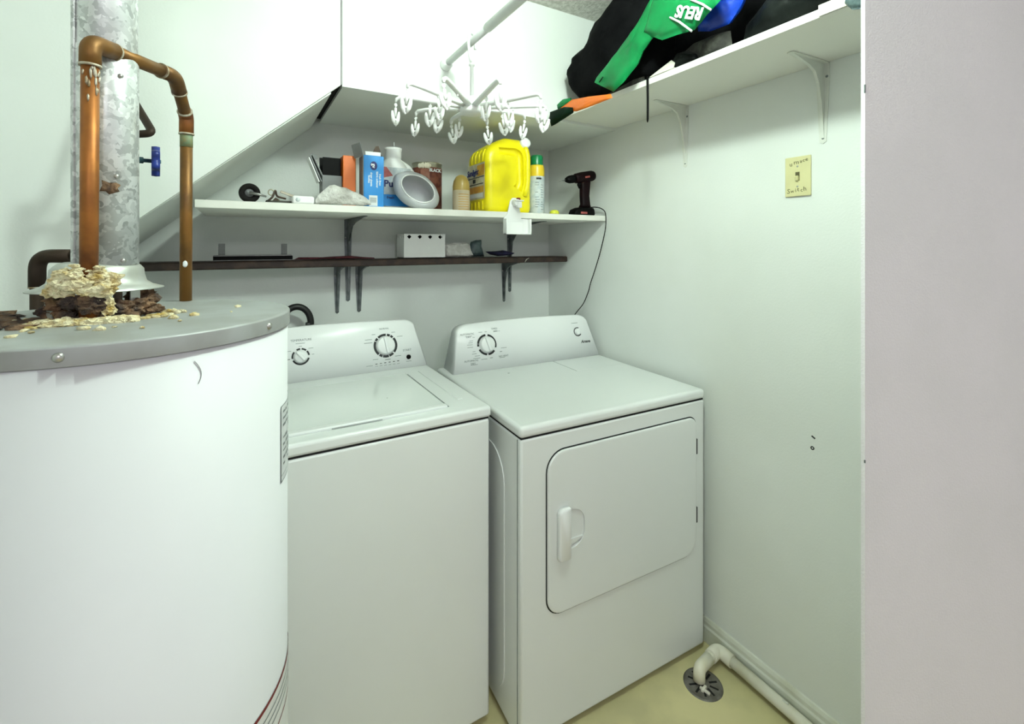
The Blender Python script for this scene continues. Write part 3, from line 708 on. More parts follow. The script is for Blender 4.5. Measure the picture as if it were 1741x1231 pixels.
for k in range(NA):
    a = 2 * PI * (k + .35) / NA + rc.uniform(-.05, .05); ca, sa = math.cos(a), math.sin(a)
    L = .236; lift = rc.uniform(-.004, .012)
    am = MB(); T = Matrix.Translation((hx, hy, hz)) @ Matrix.Rotation(a, 4, 'Z')
    am.tube([(.022, 0, -.004), (.10, 0, .002 + lift * .5), (.19, 0, .008 + lift), (L - .012, 0, .009 + lift), (L - .002, 0, .004 + lift), (L, 0, -.006 + lift)], [.0105, .0098, .0090, .0080, .0066, .0045], 8, flat=.75, mtx=T)
    am.tube([(.13, 0, .006 + lift), (.13, 0, -.010 + lift)], .003, 6, mtx=T)
    arm = hg.part('arm', am, 'white')
    for (rr, zz) in ((L, -.010 + lift), (.13, -.012 + lift)):
        if rr < .2 and k in (1, 6): continue
        if clip_me is None: clip_me = clip_mesh().recalc().mesh('clip'); clip_me.materials.append(M['white'])
        c = bpy.data.objects.new('clip', clip_me); COL.objects.link(c); c.parent = hg.o
        p = hg.inv @ (T @ Vector((rr, 0, zz))); c.location = p; c.rotation_euler = (rc.uniform(-.12, .12), rc.uniform(-.16, .16), rc.uniform(-1.1, .5))

# ------------------------------------------------------------------ things on the white shelf
Z0 = SHZ
# caster wheel
cw = Thing('caster_wheel', 'small black caster wheel with metal arm at the left end of the shelf', 'wheel', (.022, 1.675, Z0))
cw.part('tyre', MB().lathe([(.013, -.010), (.026, -.010), (.030, -.006), (.030, .006), (.026, .010), (.013, .010), (.013, -.010)], n=32, mtx=FRONT(.022, 1.675, Z0 + .0305)), 'rubber')
cw.part('hub', MB().lathe([(0, .012), (.006, .012), (.007, .008), (.0135, .007), (.0135, -.007), (0, -.007)], n=20, mtx=FRONT(.022, 1.675, Z0 + .0305)), 'greycard')
cw.part('axle_arm', MB().tube([(.022, 1.66, Z0 + .030), (.045, 1.658, Z0 + .027), (.068, 1.656, Z0 + .020)], [.006, .0045, .003], 10), 'darksilver')
kc = Thing('metal_clamp', 'tangle of old metal hooks and clamp beside the caster wheel', 'hardware', (.10, 1.68, Z0))
lp = [(.082 + .008 * math.cos(2 * PI * k / 14), 1.672, Z0 + .036 + .009 * math.sin(2 * PI * k / 14)) for k in range(15)]
kc.part('ring', MB().tube(lp, .0022, 6, caps=False), 'tin')
kc.part('hook', MB().tube(bend([(.07, 1.67, Z0 + .006), (.086, 1.67, Z0 + .020), (.094, 1.672, Z0 + .046), (.098, 1.676, Z0 + .024), (.125, 1.68, Z0 + .018)], .008), .0032, 8), 'browncard')
kc.part('wing_nut', MB().tube([(.106, 1.68, Z0 + .010), (.095, 1.672, Z0 + .014), (.088, 1.668, Z0 + .008)], [.003, .006, .003], 8), 'browncard')
kc.part('plate', MB().box(.104, .150, 1.675, 1.680, Z0 + .022, Z0 + .030, .001, 1, mtx=Matrix.Translation((.12, 1.68, Z0 + .026)) @ Matrix.Rotation(.35, 4, 'Y') @ Matrix.Translation((-.12, -1.68, -Z0 - .016))), 'tin')
kc.part('strap', MB().box(.066, .150, 1.66, 1.690, Z0 + .0005, Z0 + .010, .003, 2), 'greycloth')
sd = Thing('small_white_alarm', 'small white plastic alarm unit lying at the shelf edge', 'alarm', (.185, 1.645, Z0))
sd.part('case', MB().box(.140, .205, 1.630, 1.662, Z0 + .0005, Z0 + .026, .006, 3), 'white')
sd.part('button', MB().lathe([(0, .002), (.006, .002), (.007, 0)], n=18, mtx=FRONT(.156, 1.630, Z0 + .013)), 'labelgrey')
# crumpled plastic bag
bgm = MB().pillow([(.210, .001), (.208, .012), (.218, .030), (.235, .046), (.252, .062), (.268, .066), (.285, .060), (.305, .058), (.325, .048), (.345, .042), (.368, .030), (.385, .016), (.388, .004), (.36, .0), (.30, -.0)], (0, 1.639, Z0 + .003), (1, 0, 0), (0, 0, 1), .017, 12, .007, 3, .5)
bgm.v = [(x, min(y, 1.657), max(z, Z0 + .0008)) for x, y, z in bgm.v]
single('plastic_bag', bgm, 'bagplastic', 'crumpled white plastic bag in front of the open black carton', 'bag')
# open black carton
ob = Thing('open_carton', 'open dark carton with raised flaps left of the orange box', 'box', (.275, 1.765, Z0))
ob.part('body', MB().box(.243, .308, 1.73, 1.80, Z0 + .0005, 1.652, .001, 1), 'greycard')
ob.part('back_panel', MB().box(.243, .308, 1.797, 1.800, 1.652, 1.722), 'black')
ob.part('front_panel', MB().box(.246, .306, 1.742, 1.746, 1.652, 1.716), 'black')
for dx, m_ in ((0, 'white'), (.008, 'greycard'), (.020, 'greycard')):
    ob.part('flap', MB().box(-.0018, .0018, 0, .055, 0, .088 + dx * .6, mtx=Matrix.Translation((.234 + dx, 1.735, 1.628)) @ Matrix.Rotation(-.38 - dx * 2, 4, 'Y')), m_)
ob.part('corner_flap', MB().box(0, .022, 0, .0018, 0, .018, mtx=Matrix.Translation((.212, 1.785, 1.712))), 'greycard')
orb = Thing('orange_box', 'slim orange box standing between dark carton and blue box', 'box', (.333, 1.745, Z0))
orb.part('body', MB().box(.309, .352, 1.715, 1.79, Z0 + .0005, 1.724, .0015, 1), 'orange')
orb.part('side_panel', MB().box(.3525, .3545, 1.716, 1.789, Z0 + .0005, 1.722), 'tan')
# blue box
bx = Thing('blue_box', 'tall light blue carton with white print and open top flaps', 'box', (.405, 1.69, Z0))
body = bx.part('body', MB().box(.368, .438, 1.660, 1.722, Z0 + .0005, 1.722, .0015, 1), 'bluecard')
bx.part('top_flap', MB().box(.374, .428, 1.664, 1.668, 1.722, 1.736, .001, 1), 'whiteink')
bx.part('side_flap', MB().box(-.001, .001, 0, .045, 0, .048, mtx=Matrix.Translation((.367, 1.664, 1.718)) @ Matrix.Rotation(-.22, 4, 'Y') @ Matrix.Rotation(.5, 4, 'Z')), 'greycard')
bx.part('side_panel', MB().box(.3655, .3675, 1.661, 1.721, Z0 + .0005, 1.72), 'greycard')
ov = MB().lathe([(0, .0006), (.0125, .0006)], n=24, mtx=FRONT(.402, 1.6598, 1.686), sy=1.25); bx.part('logo_oval', ov, 'navyink', body)
rot = Matrix.Rotation(-PI / 2, 4, 'Z')
tb = MB(); tb.text('gv', .017, FRONT(.402, 1.6590, 1.686) @ rot, bold=.0006)
for k, (s_, xx) in enumerate((('fresh linen', .424), ('fabric softener', .414), ('dryer sheets', .394), ('feuilles', .386))): tb.text(s_, .0098, FRONT(xx, 1.6596, 1.638) @ rot, bold=.0002)
bx.part('print', tb, 'whiteink', body)
bx.part('white_tag', MB().box(.386, .415, 1.6585, 1.6598, 1.545, 1.582), 'whiteink', body)
bc = MB()
for k in range(5): bc.box(.389, .411, 1.6580, 1.6585, 1.572 - k * .0035, 1.5735 - k * .0035)
bx.part('tag_lines', bc, 'greyink', body)
bx.part('back_flap', MB().prism([(.412, 1.742), (.424, 1.768), (.434, 1.770), (.452, 1.722), (.436, 1.720), (.428, 1.734)], 0, .0016, FRONT(0, 1.722, 0)), 'browncard')
# detergent jug without cap
dj = Thing('detergent_jug', 'white detergent jug without cap, its coloured label half hidden behind the blue box', 'jug', (.515, 1.815, Z0))
def sq(cx, cy, a, b, z, n=32, e=3.2):
    P = []
    for k in range(n):
        t = 2 * PI * k / n; c, s_ = math.cos(t), math.sin(t)
        P.append((cx + a * math.copysign(abs(c) ** (2 / e), c), cy + b * math.copysign(abs(s_) ** (2 / e), s_), z))
    return P
jb = MB(); loft(jb, [sq(.515, 1.815, .060, .042, Z0 + .0008), sq(.515, 1.815, .066, .047, Z0 + .008), sq(.515, 1.815, .067, .048, 1.66), sq(.518, 1.815, .060, .044, 1.692), sq(.517, 1.815, .045, .038, 1.722, e=2.4), sq(.515, 1.815, .033, .033, 1.738, e=2), sq(.515, 1.815, .030, .030, 1.744, e=2), sq(.515, 1.815, .031, .031, 1.746, e=2), sq(.515, 1.815, .031, .031, 1.775, e=2), sq(.515, 1.815, .033, .033, 1.777, e=2), sq(.515, 1.815, .033, .033, 1.786, e=2), sq(.515, 1.815, .026, .026, 1.786, e=2), sq(.515, 1.815, .024, .024, 1.745, e=2)])
jbo = dj.part('bottle', jb, 'white')
dj.part('handle', MB().tube(bend([(.536, 1.815, 1.735), (.578, 1.815, 1.712), (.603, 1.815, 1.672), (.600, 1.815, 1.60), (.575, 1.815, 1.575)], .03), .0125, 14), 'white')
dj.part('label_panel', MB().box(.454, .570, 1.7655, 1.7672, 1.556, 1.704), 'labelgrey', jbo)
dj.part('label_red', MB().prism([(.454, 1.66), (.50, 1.672), (.475, 1.704), (.454, 1.704)], -1.7655, -1.7645, frame((0, 0, 0), (1, 0, 0), (0, 0, 1)) @ Matrix.Scale(1, 4)), 'badge', jbo)
dj.part('label_blue', MB().box(.454, .570, 1.7640, 1.7655, 1.556, 1.600), 'bluecard', jbo)
pt = MB(); pt.text('Pur', .036, FRONT(.490, 1.7640, 1.640), bold=.001); pt.text('fresh', .014, FRONT(.490, 1.7635, 1.588), bold=.0004)
dj.part('label_print', pt, 'navyink', jbo)
dj.part('pour_spike', MB().tube([(.512, 1.79, 1.772), (.511, 1.79, 1.806)], .0014, 6), 'whiteink')
# cut-open cloudy plastic jug
cj = Thing('cut_open_jug', 'cloudy white plastic jug lying on its side with an oval opening', 'jug', (.572, 1.675, Z0))
ax = Vector((-.10, -1.0, .18)).normalized(); ux = Vector((.83, 0, -.55)); Tm = frame((.570, 1.700, Z0 + .0715), ux, ax.cross(ux) * -1)
Tm = frame((.570, 1.700, Z0 + .0715), ux - ax * ux.dot(ax), ax.cross(ux))
prof = [(0, -.055), (.035, -.054), (.060, -.044), (.074, -.022), (.078, .000), (.072, .018), (.062, .027), (.054, .031), (.051, .0295), (.059, .024), (.068, .014), (.073, -.002), (.069, -.020), (.056, -.040), (.030, -.049), (0, -.050)]
cjm = MB().lathe(prof, n=40, mtx=Tm, sx=1.22, sy=.84)
for i, p in enumerate(cjm.v):
    v = Vector(p); d = noise.noise(v * 22) * .005; cjm.v[i] = tuple(v + (v - Vector((.57, 1.70, Z0 + .07))).normalized() * d)
cjm.v = [(x, y, max(z, Z0 + .001)) for x, y, z in cjm.v]
cjb = cj.part('shell', cjm, 'whitecloud')
rim = [Tm @ Vector((.0545 * 1.22 * math.cos(2 * PI * k / 36), .0545 * .84 * math.sin(2 * PI * k / 36), .0312)) for k in range(37)]
cj.part('cut_rim', MB().tube(rim, .0026, 8, caps=False), 'white')
# paint can
pc = Thing('paint_can', 'paint can with dark red label and cream drips behind the cut-open jug', 'paint can', (.672, 1.865, Z0))
pcb = pc.part('can', MB().lathe([(0, Z0 + .0006), (.060, Z0 + .0006), (.062, Z0 + .003), (.060, Z0 + .008), (.060, Z0 + .196), (.062, Z0 + .200), (.062, Z0 + .206), (.054, Z0 + .206), (.052, Z0 + .200), (0, Z0 + .200)], (.672, 1.865, 0), 40), 'tin')
pc.part('label_wrap', MB().lathe([(.0605, Z0 + .012), (.0610, Z0 + .012), (.0610, Z0 + .185), (.0605, Z0 + .185)], (.672, 1.865, 0), 40), 'darkred')
pc.part('label_photo', MB().lathe([(.0612, Z0 + .10), (.0616, Z0 + .10), (.0616, Z0 + .184), (.0612, Z0 + .184)], (.672, 1.865, 0), 12, a0=math.radians(-135), a1=math.radians(-100)), 'pinkred', pcb)
dpm = MB()
for k in range(9):
    a = math.radians(-140 + 5 * k); dpm.sphere((.672 + .0612 * math.cos(a), 1.865 + .0612 * math.sin(a), Z0 + .190), .009, 2, (.7, .7, rc.uniform(.9, 1.5)), .3, k)
pc.part('paint_drips', dpm, 'creamdrip')
a = math.radians(-78); pc.part('can_lettering', MB().text('BLACK', .018, frame((.672 + .0618 * math.cos(a), 1.865 + .0618 * math.sin(a), Z0 + .172), (-math.sin(a), math.cos(a), 0), (0, 0, 1)), bold=.0006), 'whiteink', pcb)
# tan air freshener
af = Thing('air_freshener', 'tan air freshener with domed amber top left of the yellow jug', 'air freshener', (.772, 1.74, Z0))
af.part('base', MB().lathe([(0, Z0 + .0006), (.034, Z0 + .0006), (.035, Z0 + .004), (.035, Z0 + .088), (0, Z0 + .088)], (.772, 1.74, 0), 32), 'tan')
af.part('dome', MB().lathe([(.0345, Z0 + .088), (.0345, Z0 + .106), (.031, Z0 + .126), (.022, Z0 + .143), (.010, Z0 + .151), (0, Z0 + .153)], (.772, 1.74, 0), 32), 'amber')
al = MB()
for k in range(7): al.lathe([(.0352, Z0 + .010 + k * .010), (.0356, Z0 + .0105 + k * .010), (.0352, Z0 + .012 + k * .010)], (.772, 1.74, 0), 14, a0=-2.3, a1=-1.0)
af.part('label_lines', al, 'label_orange')
# yellow detergent jug
JX0, JX1, JY0, JY1, JH = .842, 1.060, 1.650, 1.842, .318
yj = Thing('yellow_jug', 'big yellow plastic detergent jug with moulded handle and printed side label', 'jug', ((JX0 + JX1) / 2, (JY0 + JY1) / 2, Z0))
cxj, cyj, aj, bj = (JX0 + JX1) / 2, (JY0 + JY1) / 2, (JX1 - JX0) / 2, (JY1 - JY0) / 2
yb = MB()
loops = []
for (h_, k, dz) in ((.0008, .93, 0), (.008, .985, 0), (.02, 1, 0), (.235, 1, 0), (.262, .985, 0), (.280, .94, 0), (.296, .85, 0), (.308, .68, 0), (.314, .42, 0), (.316, .1, 0)):
    loops.append(sq(cxj, cyj, aj * k, bj * k, Z0 + h_, 48, 7))
# shoulders drop towards the far left as on the real jug
loops = [[(x, y, z - (max(0, z - Z0 - .2) / .116) * .050 * max(0, (cxj - x) / aj) * 1.0) for x, y, z in L] for L in loops]
loft(yb, loops)
# handle opening cut through the front face, grip bulge
cut = MB(); cut.tube(bend([(.900, JY0 + .004, 1.788), (.996, JY0 + .004, 1.790), (1.000, JY0 + .004, 1.665), (.985, JY0 + .004, 1.638)], .03), [.015] * 1 + [.017] * 14 + [.022], 14)
yjb = yj.part('body', boolean(yb, cut), 'yellow')
yjb.data.polygons.foreach_set('use_smooth', [p.area < .0012 for p in yjb.data.polygons])
md = yjb.modifiers.new('es', 'EDGE_SPLIT'); md.split_angle = math.radians(38)
yj.part('handle_grip', MB().tube(bend([(1.022, JY0 + .004, 1.815), (1.034, JY0 + .002, 1.78), (1.034, JY0 + .002, 1.66), (1.020, JY0 + .006, 1.61)], .03), .0125, 14), 'yellow')
yj.part('cap', MB().lathe([(0, .012), (.019, .012), (.022, .009), (.023, -.006)], n=28, mtx=frame((1.026, JY0 + .008, 1.832), (1, -.15, 0), (0, .35, .94))), 'white')
for k in range(4):
    y = JY0 + .035 + k * .034
    yj.part('rib', MB().tube([(JX0 - .0005, y, 1.745), (JX0 + .002, y, 1.775), (JX0 + .012, y, 1.797)], [.003, .004, .003], 8), 'yellow')
    yj.part('rib', MB().tube([(JX0 - .0005, y, Z0 + .012), (JX0 - .0005, y, Z0 + .045)], [.004, .003], 8), 'yellow')
lf = lambda y, z, out=.0008: frame((JX0 - out, y, z), (0, -1, 0), (0, 0, 1))
def lrect(mb, y0, y1, z0, z1, out): mb.box(JX0 - out, JX0 + .0, y0, y1, z0, z1); return mb
lp1 = yj.part('side_label', lrect(MB(), JY0 + .018, JY1 - .012, 1.595, 1.742, .0006), 'label_cream', yjb)
q = MB(); lrect(q, JY0 + .020, JY0 + .085, 1.690, 1.735, .0011); lrect(q, JY0 + .025, JY1 - .03, 1.622, 1.648, .0011); yj.part('orange_print', q, 'label_orange', yjb)
q = MB(); lrect(q, JY0 + .02, JY1 - .012, 1.684, 1.687, .0014); lrect(q, JY0 + .03, JY1 - .02, 1.656, 1.6595, .0014); lrect(q, JY0 + .10, JY0 + .125, 1.664, 1.680, .0014); yj.part('label_bars', q, 'ink', yjb)
yj.part('brand_lettering', MB().text('Sunlight', .034, lf(JY0 + .128, 1.708, .0012), shear=.25, bold=.0010), 'navyink', yjb)
q = MB(); lrect(q, JY0 + .035, JY1 - .04, 1.602, 1.619, .0012); yj.part('white_print', q, 'whiteink', yjb)
# spray can
sp = Thing('spray_can', 'aerosol can with green cap and yellow shoulder right of the yellow jug', 'spray can', (1.115, 1.705, Z0))
c_ = (1.115, 1.705, 0)
sp.part('can', MB().lathe([(0, Z0 + .0006), (.032, Z0 + .0006), (.0335, Z0 + .004), (.0335, Z0 + .165), (0, Z0 + .165)], c_, 32), 'labelgrey')
sp.part('shoulder', MB().lathe([(.0336, Z0 + .165), (.0336, Z0 + .196), (.031, Z0 + .210), (.029, Z0 + .214), (0, Z0 + .214)], c_, 32), 'sprayyellow')
sp.part('cap', MB().lathe([(.0275, Z0 + .214), (.0275, Z0 + .250), (.024, Z0 + .257), (0, Z0 + .258)], c_, 32), 'capgreen')
sl_ = MB()
for k in range(13):
    for (a0, a1) in ((-2.35, -1.75), (-1.62, -1.05)):
        if rc.random() < .8: sl_.lathe([(.0336, Z0 + .02 + k * .0105), (.0339, Z0 + .0208 + k * .0105), (.0336, Z0 + .0225 + k * .0105)], c_, 6, a0=a0, a1=a1 - rc.random() * .25)
sp.part('label_lines', sl_, 'greyink')
q = MB().lathe([(.0337, Z0 + .150), (.0341, Z0 + .151), (.0341, Z0 + .157), (.0337, Z0 + .158)], c_, 8, a0=-2.2, a1=-1.5); sp.part('label_heading', q, 'ink')
single('lime_cap', MB().lathe([(0, 0), (.020, 0), (.0215, .006), (.020, .014), (.012, .0205), (0, .022)], (1.193, 1.682, Z0 + .0006), 28), 'lime', 'round lime yellow lid lying between spray can and drill', 'lid')
# cordless drill, barrel pointing left
dl = Thing('power_drill', 'black cordless drill standing on its battery at the right end of the shelf', 'drill', (1.335, 1.668, Z0))
dy_ = 1.668; tilt = Matrix.Translation((1.345, dy_, 1.715)) @ Matrix.Rotation(-math.radians(11), 4, 'Y') @ Matrix.Translation((-1.345, -dy_, -1.715))
dl.part('motor_housing', MB().tube([(1.292, dy_, 1.715), (1.300, dy_, 1.715), (1.335, dy_, 1.716), (1.390, dy_, 1.716), (1.402, dy_, 1.716), (1.409, dy_, 1.716)], [.018, .0225, .0245, .0245, .021, .012], 22, mtx=tilt), 'drillred')
dl.part('chuck', MB().tube([(1.243, dy_, 1.715), (1.250, dy_, 1.715), (1.262, dy_, 1.715), (1.282, dy_, 1.715), (1.294, dy_, 1.715)], [.009, .013, .0175, .0185, .0165], 20, mtx=tilt), 'black')
dl.part('drill_bit', MB().tube([(1.206, dy_, 1.715), (1.244, dy_, 1.715)], [.0016, .0028], 8, mtx=tilt), 'darksilver')
hnd = MB(); loft(hnd, [sq(1.352, dy_, .028, .017, 1.700, 20, 3), sq(1.352, dy_, .0245, .0165, 1.672, 20, 3), sq(1.350, dy_, .0225, .016, 1.63, 20, 3), sq(1.354, dy_, .0235, .017, 1.592, 20, 3), sq(1.352, dy_, .030, .019, 1.578, 20, 3)])
dl.part('handle', hnd, 'drillred')
dl.part('trigger', MB().tube([(1.325, dy_, 1.692), (1.318, dy_, 1.680), (1.324, dy_, 1.664)], [.007, .009, .006], 10), 'black')
bt = MB(); loft(bt, [sq(1.335, dy_, .058, .030, Z0 + .0006, 28, 5), sq(1.335, dy_, .060, .032, Z0 + .010, 28, 5), sq(1.338, dy_, .055, .031, Z0 + .026, 28, 5), sq(1.348, dy_, .042, .026, Z0 + .036, 28, 4)])
dl.part('battery', bt, 'black')
dl.part('badge', MB().box(1.305, 1.340, dy_ - .0328, dy_ - .0315, Z0 + .007, Z0 + .016), 'badge')
dl.part('housing_badge', MB().box(1.335, 1.362, dy_ - .0252, dy_ - .0240, 1.710, 1.718, mtx=tilt), 'badge')
# charging cord hanging to the dryer
cds = [(1.388, 1.668, 1.580), (1.402, 1.655, 1.581), (1.415, 1.630, 1.574), (1.418, 1.606, 1.556), (1.418, 1.600, 1.52), (1.417, 1.605, 1.47), (1.412, 1.63, 1.38), (1.408, 1.66, 1.30), (1.404, 1.69, 1.23), (1.408, 1.71, 1.19), (1.402, 1.74, 1.13), (1.408, 1.80, 1.08), (1.412, 1.86, 1.02), (1.41, 1.92, .90), (1.40, 1.96, .60)]
def smooth(pts, n=5):
    P = [Vector(p) for p in pts]; out = []
    for i in range(len(P) - 1):
        a = P[max(i - 1, 0)]; b = P[i]; c = P[i + 1]; d = P[min(i + 2, len(P) - 1)]
        for k in range(n):
            t = k / n; out.append(.5 * ((2 * b) + (c - a) * t + (2 * a - 5 * b + 4 * c - d) * t * t + (3 * b - a - 3 * c + d) * t ** 3))
    out.append(P[-1]); return out
single('charging_cord', MB().tube(smooth(cds), .0022, 8), 'black', 'thin black charging cord hanging from the drill down behind the dryer', 'cord')
# spigot with drip tray at the shelf edge
dt = Thing('spigot_tray', 'white plastic spigot and drip tray hanging from the shelf edge below the yellow jug', 'drip tray', (.955, 1.612, 1.448))
fy = 1.6165
bk = [(.898, 1.450), (1.016, 1.450), (1.016, 1.512), (.980, 1.514), (.972, 1.560), (.966, 1.585), (.955, 1.597), (.940, 1.597), (.929, 1.585), (.916, 1.530), (.899, 1.512)]
dt.part('back_plate', MB().prism(bk, 0, .004, FRONT(0, fy, 0)), 'white')
for (a, b, c, d) in ((.898, .903, 1.450, 1.512), (1.011, 1.016, 1.450, 1.512), (.898, 1.016, 1.450, 1.455)): dt.part('tray_wall', MB().box(a, b, fy - .026, fy - .003, c, d, .001, 1), 'white')
dt.part('tray_front', MB().box(.898, .975, fy - .028, fy - .024, 1.450, 1.498, .001, 1), 'white')
spg = dt.part('spigot', MB().tube([(.949, fy - .003, 1.577), (.949, fy - .028, 1.577)], [.015, .013], 20), 'white')
dt.part('nozzle', MB().box(.948, .966, fy - .034, fy - .016, 1.556, 1.580, .002, 2), 'white', spg)
dt.part('cap_visor', MB().box(.936, .976, fy - .034, fy - .003, 1.582, 1.587, .002, 2), 'white', spg)
dt.part('button', MB().lathe([(0, .010), (.008, .009), (.009, 0)], (.958, fy - .018, 1.587), 16), 'redink', spg)

# ------------------------------------------------------------------ things on the brown ledge
L0 = 1.3505
rl = Thing('metal_rail', 'long thin metal rail with two upright tabs on the brown ledge', 'rail', (.04, 1.93, L0))
rl.part('bar', MB().box(-.085, .162, 1.913, 1.934, L0 + .0005, L0 + .022, .002, 1, mtx=Matrix.Translation((0, 0, .0)) ), 'darksilver')
rl.part('edge_strip', MB().box(-.085, .165, 1.9095, 1.9125, L0 + .004, L0 + .018, .001, 1), 'black')
for x in (-.060, .138): rl.part('tab', MB().box(x - .010, x + .010, 1.930, 1.933, L0 + .010, L0 + .062, .001, 1), 'greycard')
mc = MB().pillow([(.172, .0), (.19, .009), (.24, .005), (.30, .010), (.38, .013), (.43, .007), (.475, .004), (.478, .0)], (0, 1.955, L0 + .0012), (1, 0, 0), (0, 0, 1), .035, 5, .003, 5)
mc.v = [(x, max(y, 1.906), max(z, L0 + .0006)) for x, y, z in mc.v]
single('maroon_cloth', mc, 'maroon', 'flat maroon cloth lying on the brown ledge above its close brackets', 'cloth')
lx = Thing('lattice_basket', 'small white plastic basket with diamond cut-out rim on the brown ledge', 'basket', (.665, 1.96, L0))
bxm = MB(); bxm.box(.588, .772, 1.912, 1.915, L0 + .0006, L0 + .080); bxm.box(.588, .772, 2.015, 2.018, L0 + .0006, L0 + .080); bxm.box(.588, .591, 1.915, 2.015, L0 + .0006, L0 + .080); bxm.box(.769, .772, 1.915, 2.015, L0 + .0006, L0 + .080); bxm.box(.588, .772, 1.912, 2.018, L0 + .0006, L0 + .004)
lx.part('walls', bxm, 'white')
def lattice(x0, x1, n, mtx):
    """rim strip with diamond holes"""
    mb = MB(); wd = (x1 - x0) / n; h_ = .024
    for k in range(n):
        a = x0 + wd * k; c = a + wd / 2; d = wd * .21
        outer = [(a, 0), (c, 0), (a + wd, 0), (a + wd, h_ / 2), (a + wd, h_), (c, h_), (a, h_), (a, h_ / 2)]
        inn = [(c - d * .5, h_ / 2 - d * .5), (c, h_ / 2 - d), (c + d * .5, h_ / 2 - d * .5), (c + d, h_ / 2), (c + d * .5, h_ / 2 + d * .5), (c, h_ / 2 + d), (c - d * .5, h_ / 2 + d * .5), (c - d, h_ / 2)]
        V = [(x, y, z) for z in (0, .003) for (x, y) in outer] + [(x, y, z) for z in (0, .003) for (x, y) in inn]; F = []
        for i in range(8):
            j = (i + 1) % 8
            F += [(8 + i, 8 + j, 24 + j, 24 + i), (j, i, 16 + i, 16 + j), (16 + i, 24 + i, 24 + j, 16 + j), (i, j, 8 + j, 8 + i)]
        mb.add(V, F, False, mtx)
    return mb
lx.part('lattice_rim', lattice(.588, .772, 4, FRONT(0, 1.915, L0 + .080)), 'white')
lx.part('lattice_rim', lattice(-.053, .053, 3, frame((.591, 1.965, L0 + .080), (0, -1, 0), (0, 0, 1))), 'white')
lx.part('lattice_rim', lattice(-.053, .053, 3, frame((.772, 1.965, L0 + .080), (0, -1, 0), (0, 0, 1))), 'white')
lx.part('lattice_rim', lattice(.588, .772, 4, FRONT(0, 2.018, L0 + .080)), 'white')
lx.part('dark_contents', MB().box(.600, .760, 1.925, 2.005, L0 + .005, L0 + .098, .006, 2), 'black')
pk_ = MB().pillow([(.785, .0), (.780, .028), (.786, .058), (.83, .066), (.89, .066), (.905, .058), (.912, .030), (.925, .006), (.90, .0), (.84, -.0)], (0, 1.945, L0 + .002), (1, 0, 0), (0, 0, 1), .026, 7, .004, 9, .35)
pk_.v = [(x, y, max(z, L0 + .0006)) for x, y, z in pk_.v]
single('tissue_packet', pk_, 'bagplastic', 'soft white packet beside the lattice basket on the brown ledge', 'packet')
tp_ = MB().pillow([(.912, .0), (.918, .040), (.93, .070), (.955, .078), (.985, .080), (.984, .050), (.990, .030), (1.0, .0)], (0, 1.985, L0 + .002), (1, 0, 0), (0, 0, 1), .020, 6, .008, 12)
tp_.v = [(x, y, max(z, L0 + .0006)) for x, y, z in tp_.v]
single('teal_pouch', tp_, 'teal', 'crumpled dark teal pouch right of the white packet', 'pouch')
nv = MB().pillow([(.985, .020), (1.01, .006), (1.05, -.002), (1.10, .0), (1.135, .006), (1.145, .012), (1.11, .020), (1.08, .026), (1.04, .022)], (0, 1.945, L0 + .006), (1, 0, 0), (0, 0, 1), .036, 5, .003, 15)
nv.v = [(x, max(y, 1.906), max(z, L0 + .0006)) for x, y, z in nv.v]
single('navy_cloth', nv, 'navy', 'dark navy blue cloth folded over the brown ledge', 'cloth')
single('tape_scrap', MB().tube([(1.178, 1.9035, 1.326), (1.185, 1.902, 1.338), (1.20, 1.9025, 1.345)], [.004, .006, .003], 6, flat=.3), 'paper', 'small torn scrap of tape on the front edge of the brown ledge', 'tape')

# hose loop behind the washer
hs = []
for k in range(20):
    a = math.radians(-30 + 240 * k / 19); hs.append((.186 + .052 * math.cos(a), 2.0, 1.100 + .066 * math.sin(a)))
hs = [(.232, 2.0, .60)] + hs[0:1] + hs + [(.142, 2.0, .60)]
single('drain_hose', MB().tube(smooth(hs, 3), .0125, 14), 'hose', 'black drain hose looping up behind the washing machine', 'hose')

# ------------------------------------------------------------------ switch plate
sw = Thing('switch_plate', 'ivory light switch plate with handwritten words on the right wall', 'switch', (XR, .771, 1.612))
wfm = lambda y, z, out=.0: frame((XR - out, y, z), (0, -1, 0), (0, 0, 1))
swp = sw.part('plate', MB().box(-.0370, .0370, -.0590, .0590, .0003, .0058, .002, 2, mtx=wfm(.771, 1.612)), 'ivory')
sw.part('slot', MB().box(-.006, .006, -.013, .013, .0050, .0062, mtx=wfm(.771, 1.612)), 'brownink')
sw.part('toggle', MB().box(-.0045, .0045, -.009, .005, .0055, .016, .0015, 1, mtx=wfm(.771, 1.612) @ Matrix.Rotation(.35, 4, 'X')), 'ivory')
for dz in (.030, -.030): sw.part('screw', MB().lathe([(0, .0070), (.0026, .0066), (.0032, .0055)], n=12, mtx=wfm(.771, 1.612 + dz)), 'screw')
hw = MB()
for ch, dx, dz, s_, r in (('u', -.019, .0375, .018, .05), ('r', -.008, .042, .018, .1), ('n', .000, .042, .018, .0), ('a', .010, .0435, .015, .05), ('c', .018, .045, .015, 0), ('e', .026, .047, .016, .15)):
    hw.text(ch, s_, wfm(.771 - dx, 1.612 + dz, .0062) @ Matrix.Rotation(r, 4, 'Z'), depth=.0003, bold=-.0001)
for ch, dx, dz, s_, r in (('S', -.026, -.043, .020, -.1), ('w', -.015, -.043, .015, 0), ('i', -.005, -.041, .017, .1), ('t', .002, -.039, .018, 0), ('c', .012, -.042, .016, .05), ('h', .021, -.039, .018, .05)):
    hw.text(ch, s_, wfm(.771 - dx, 1.612 + dz, .0062) @ Matrix.Rotation(r, 4, 'Z'), depth=.0003, bold=-.0001)
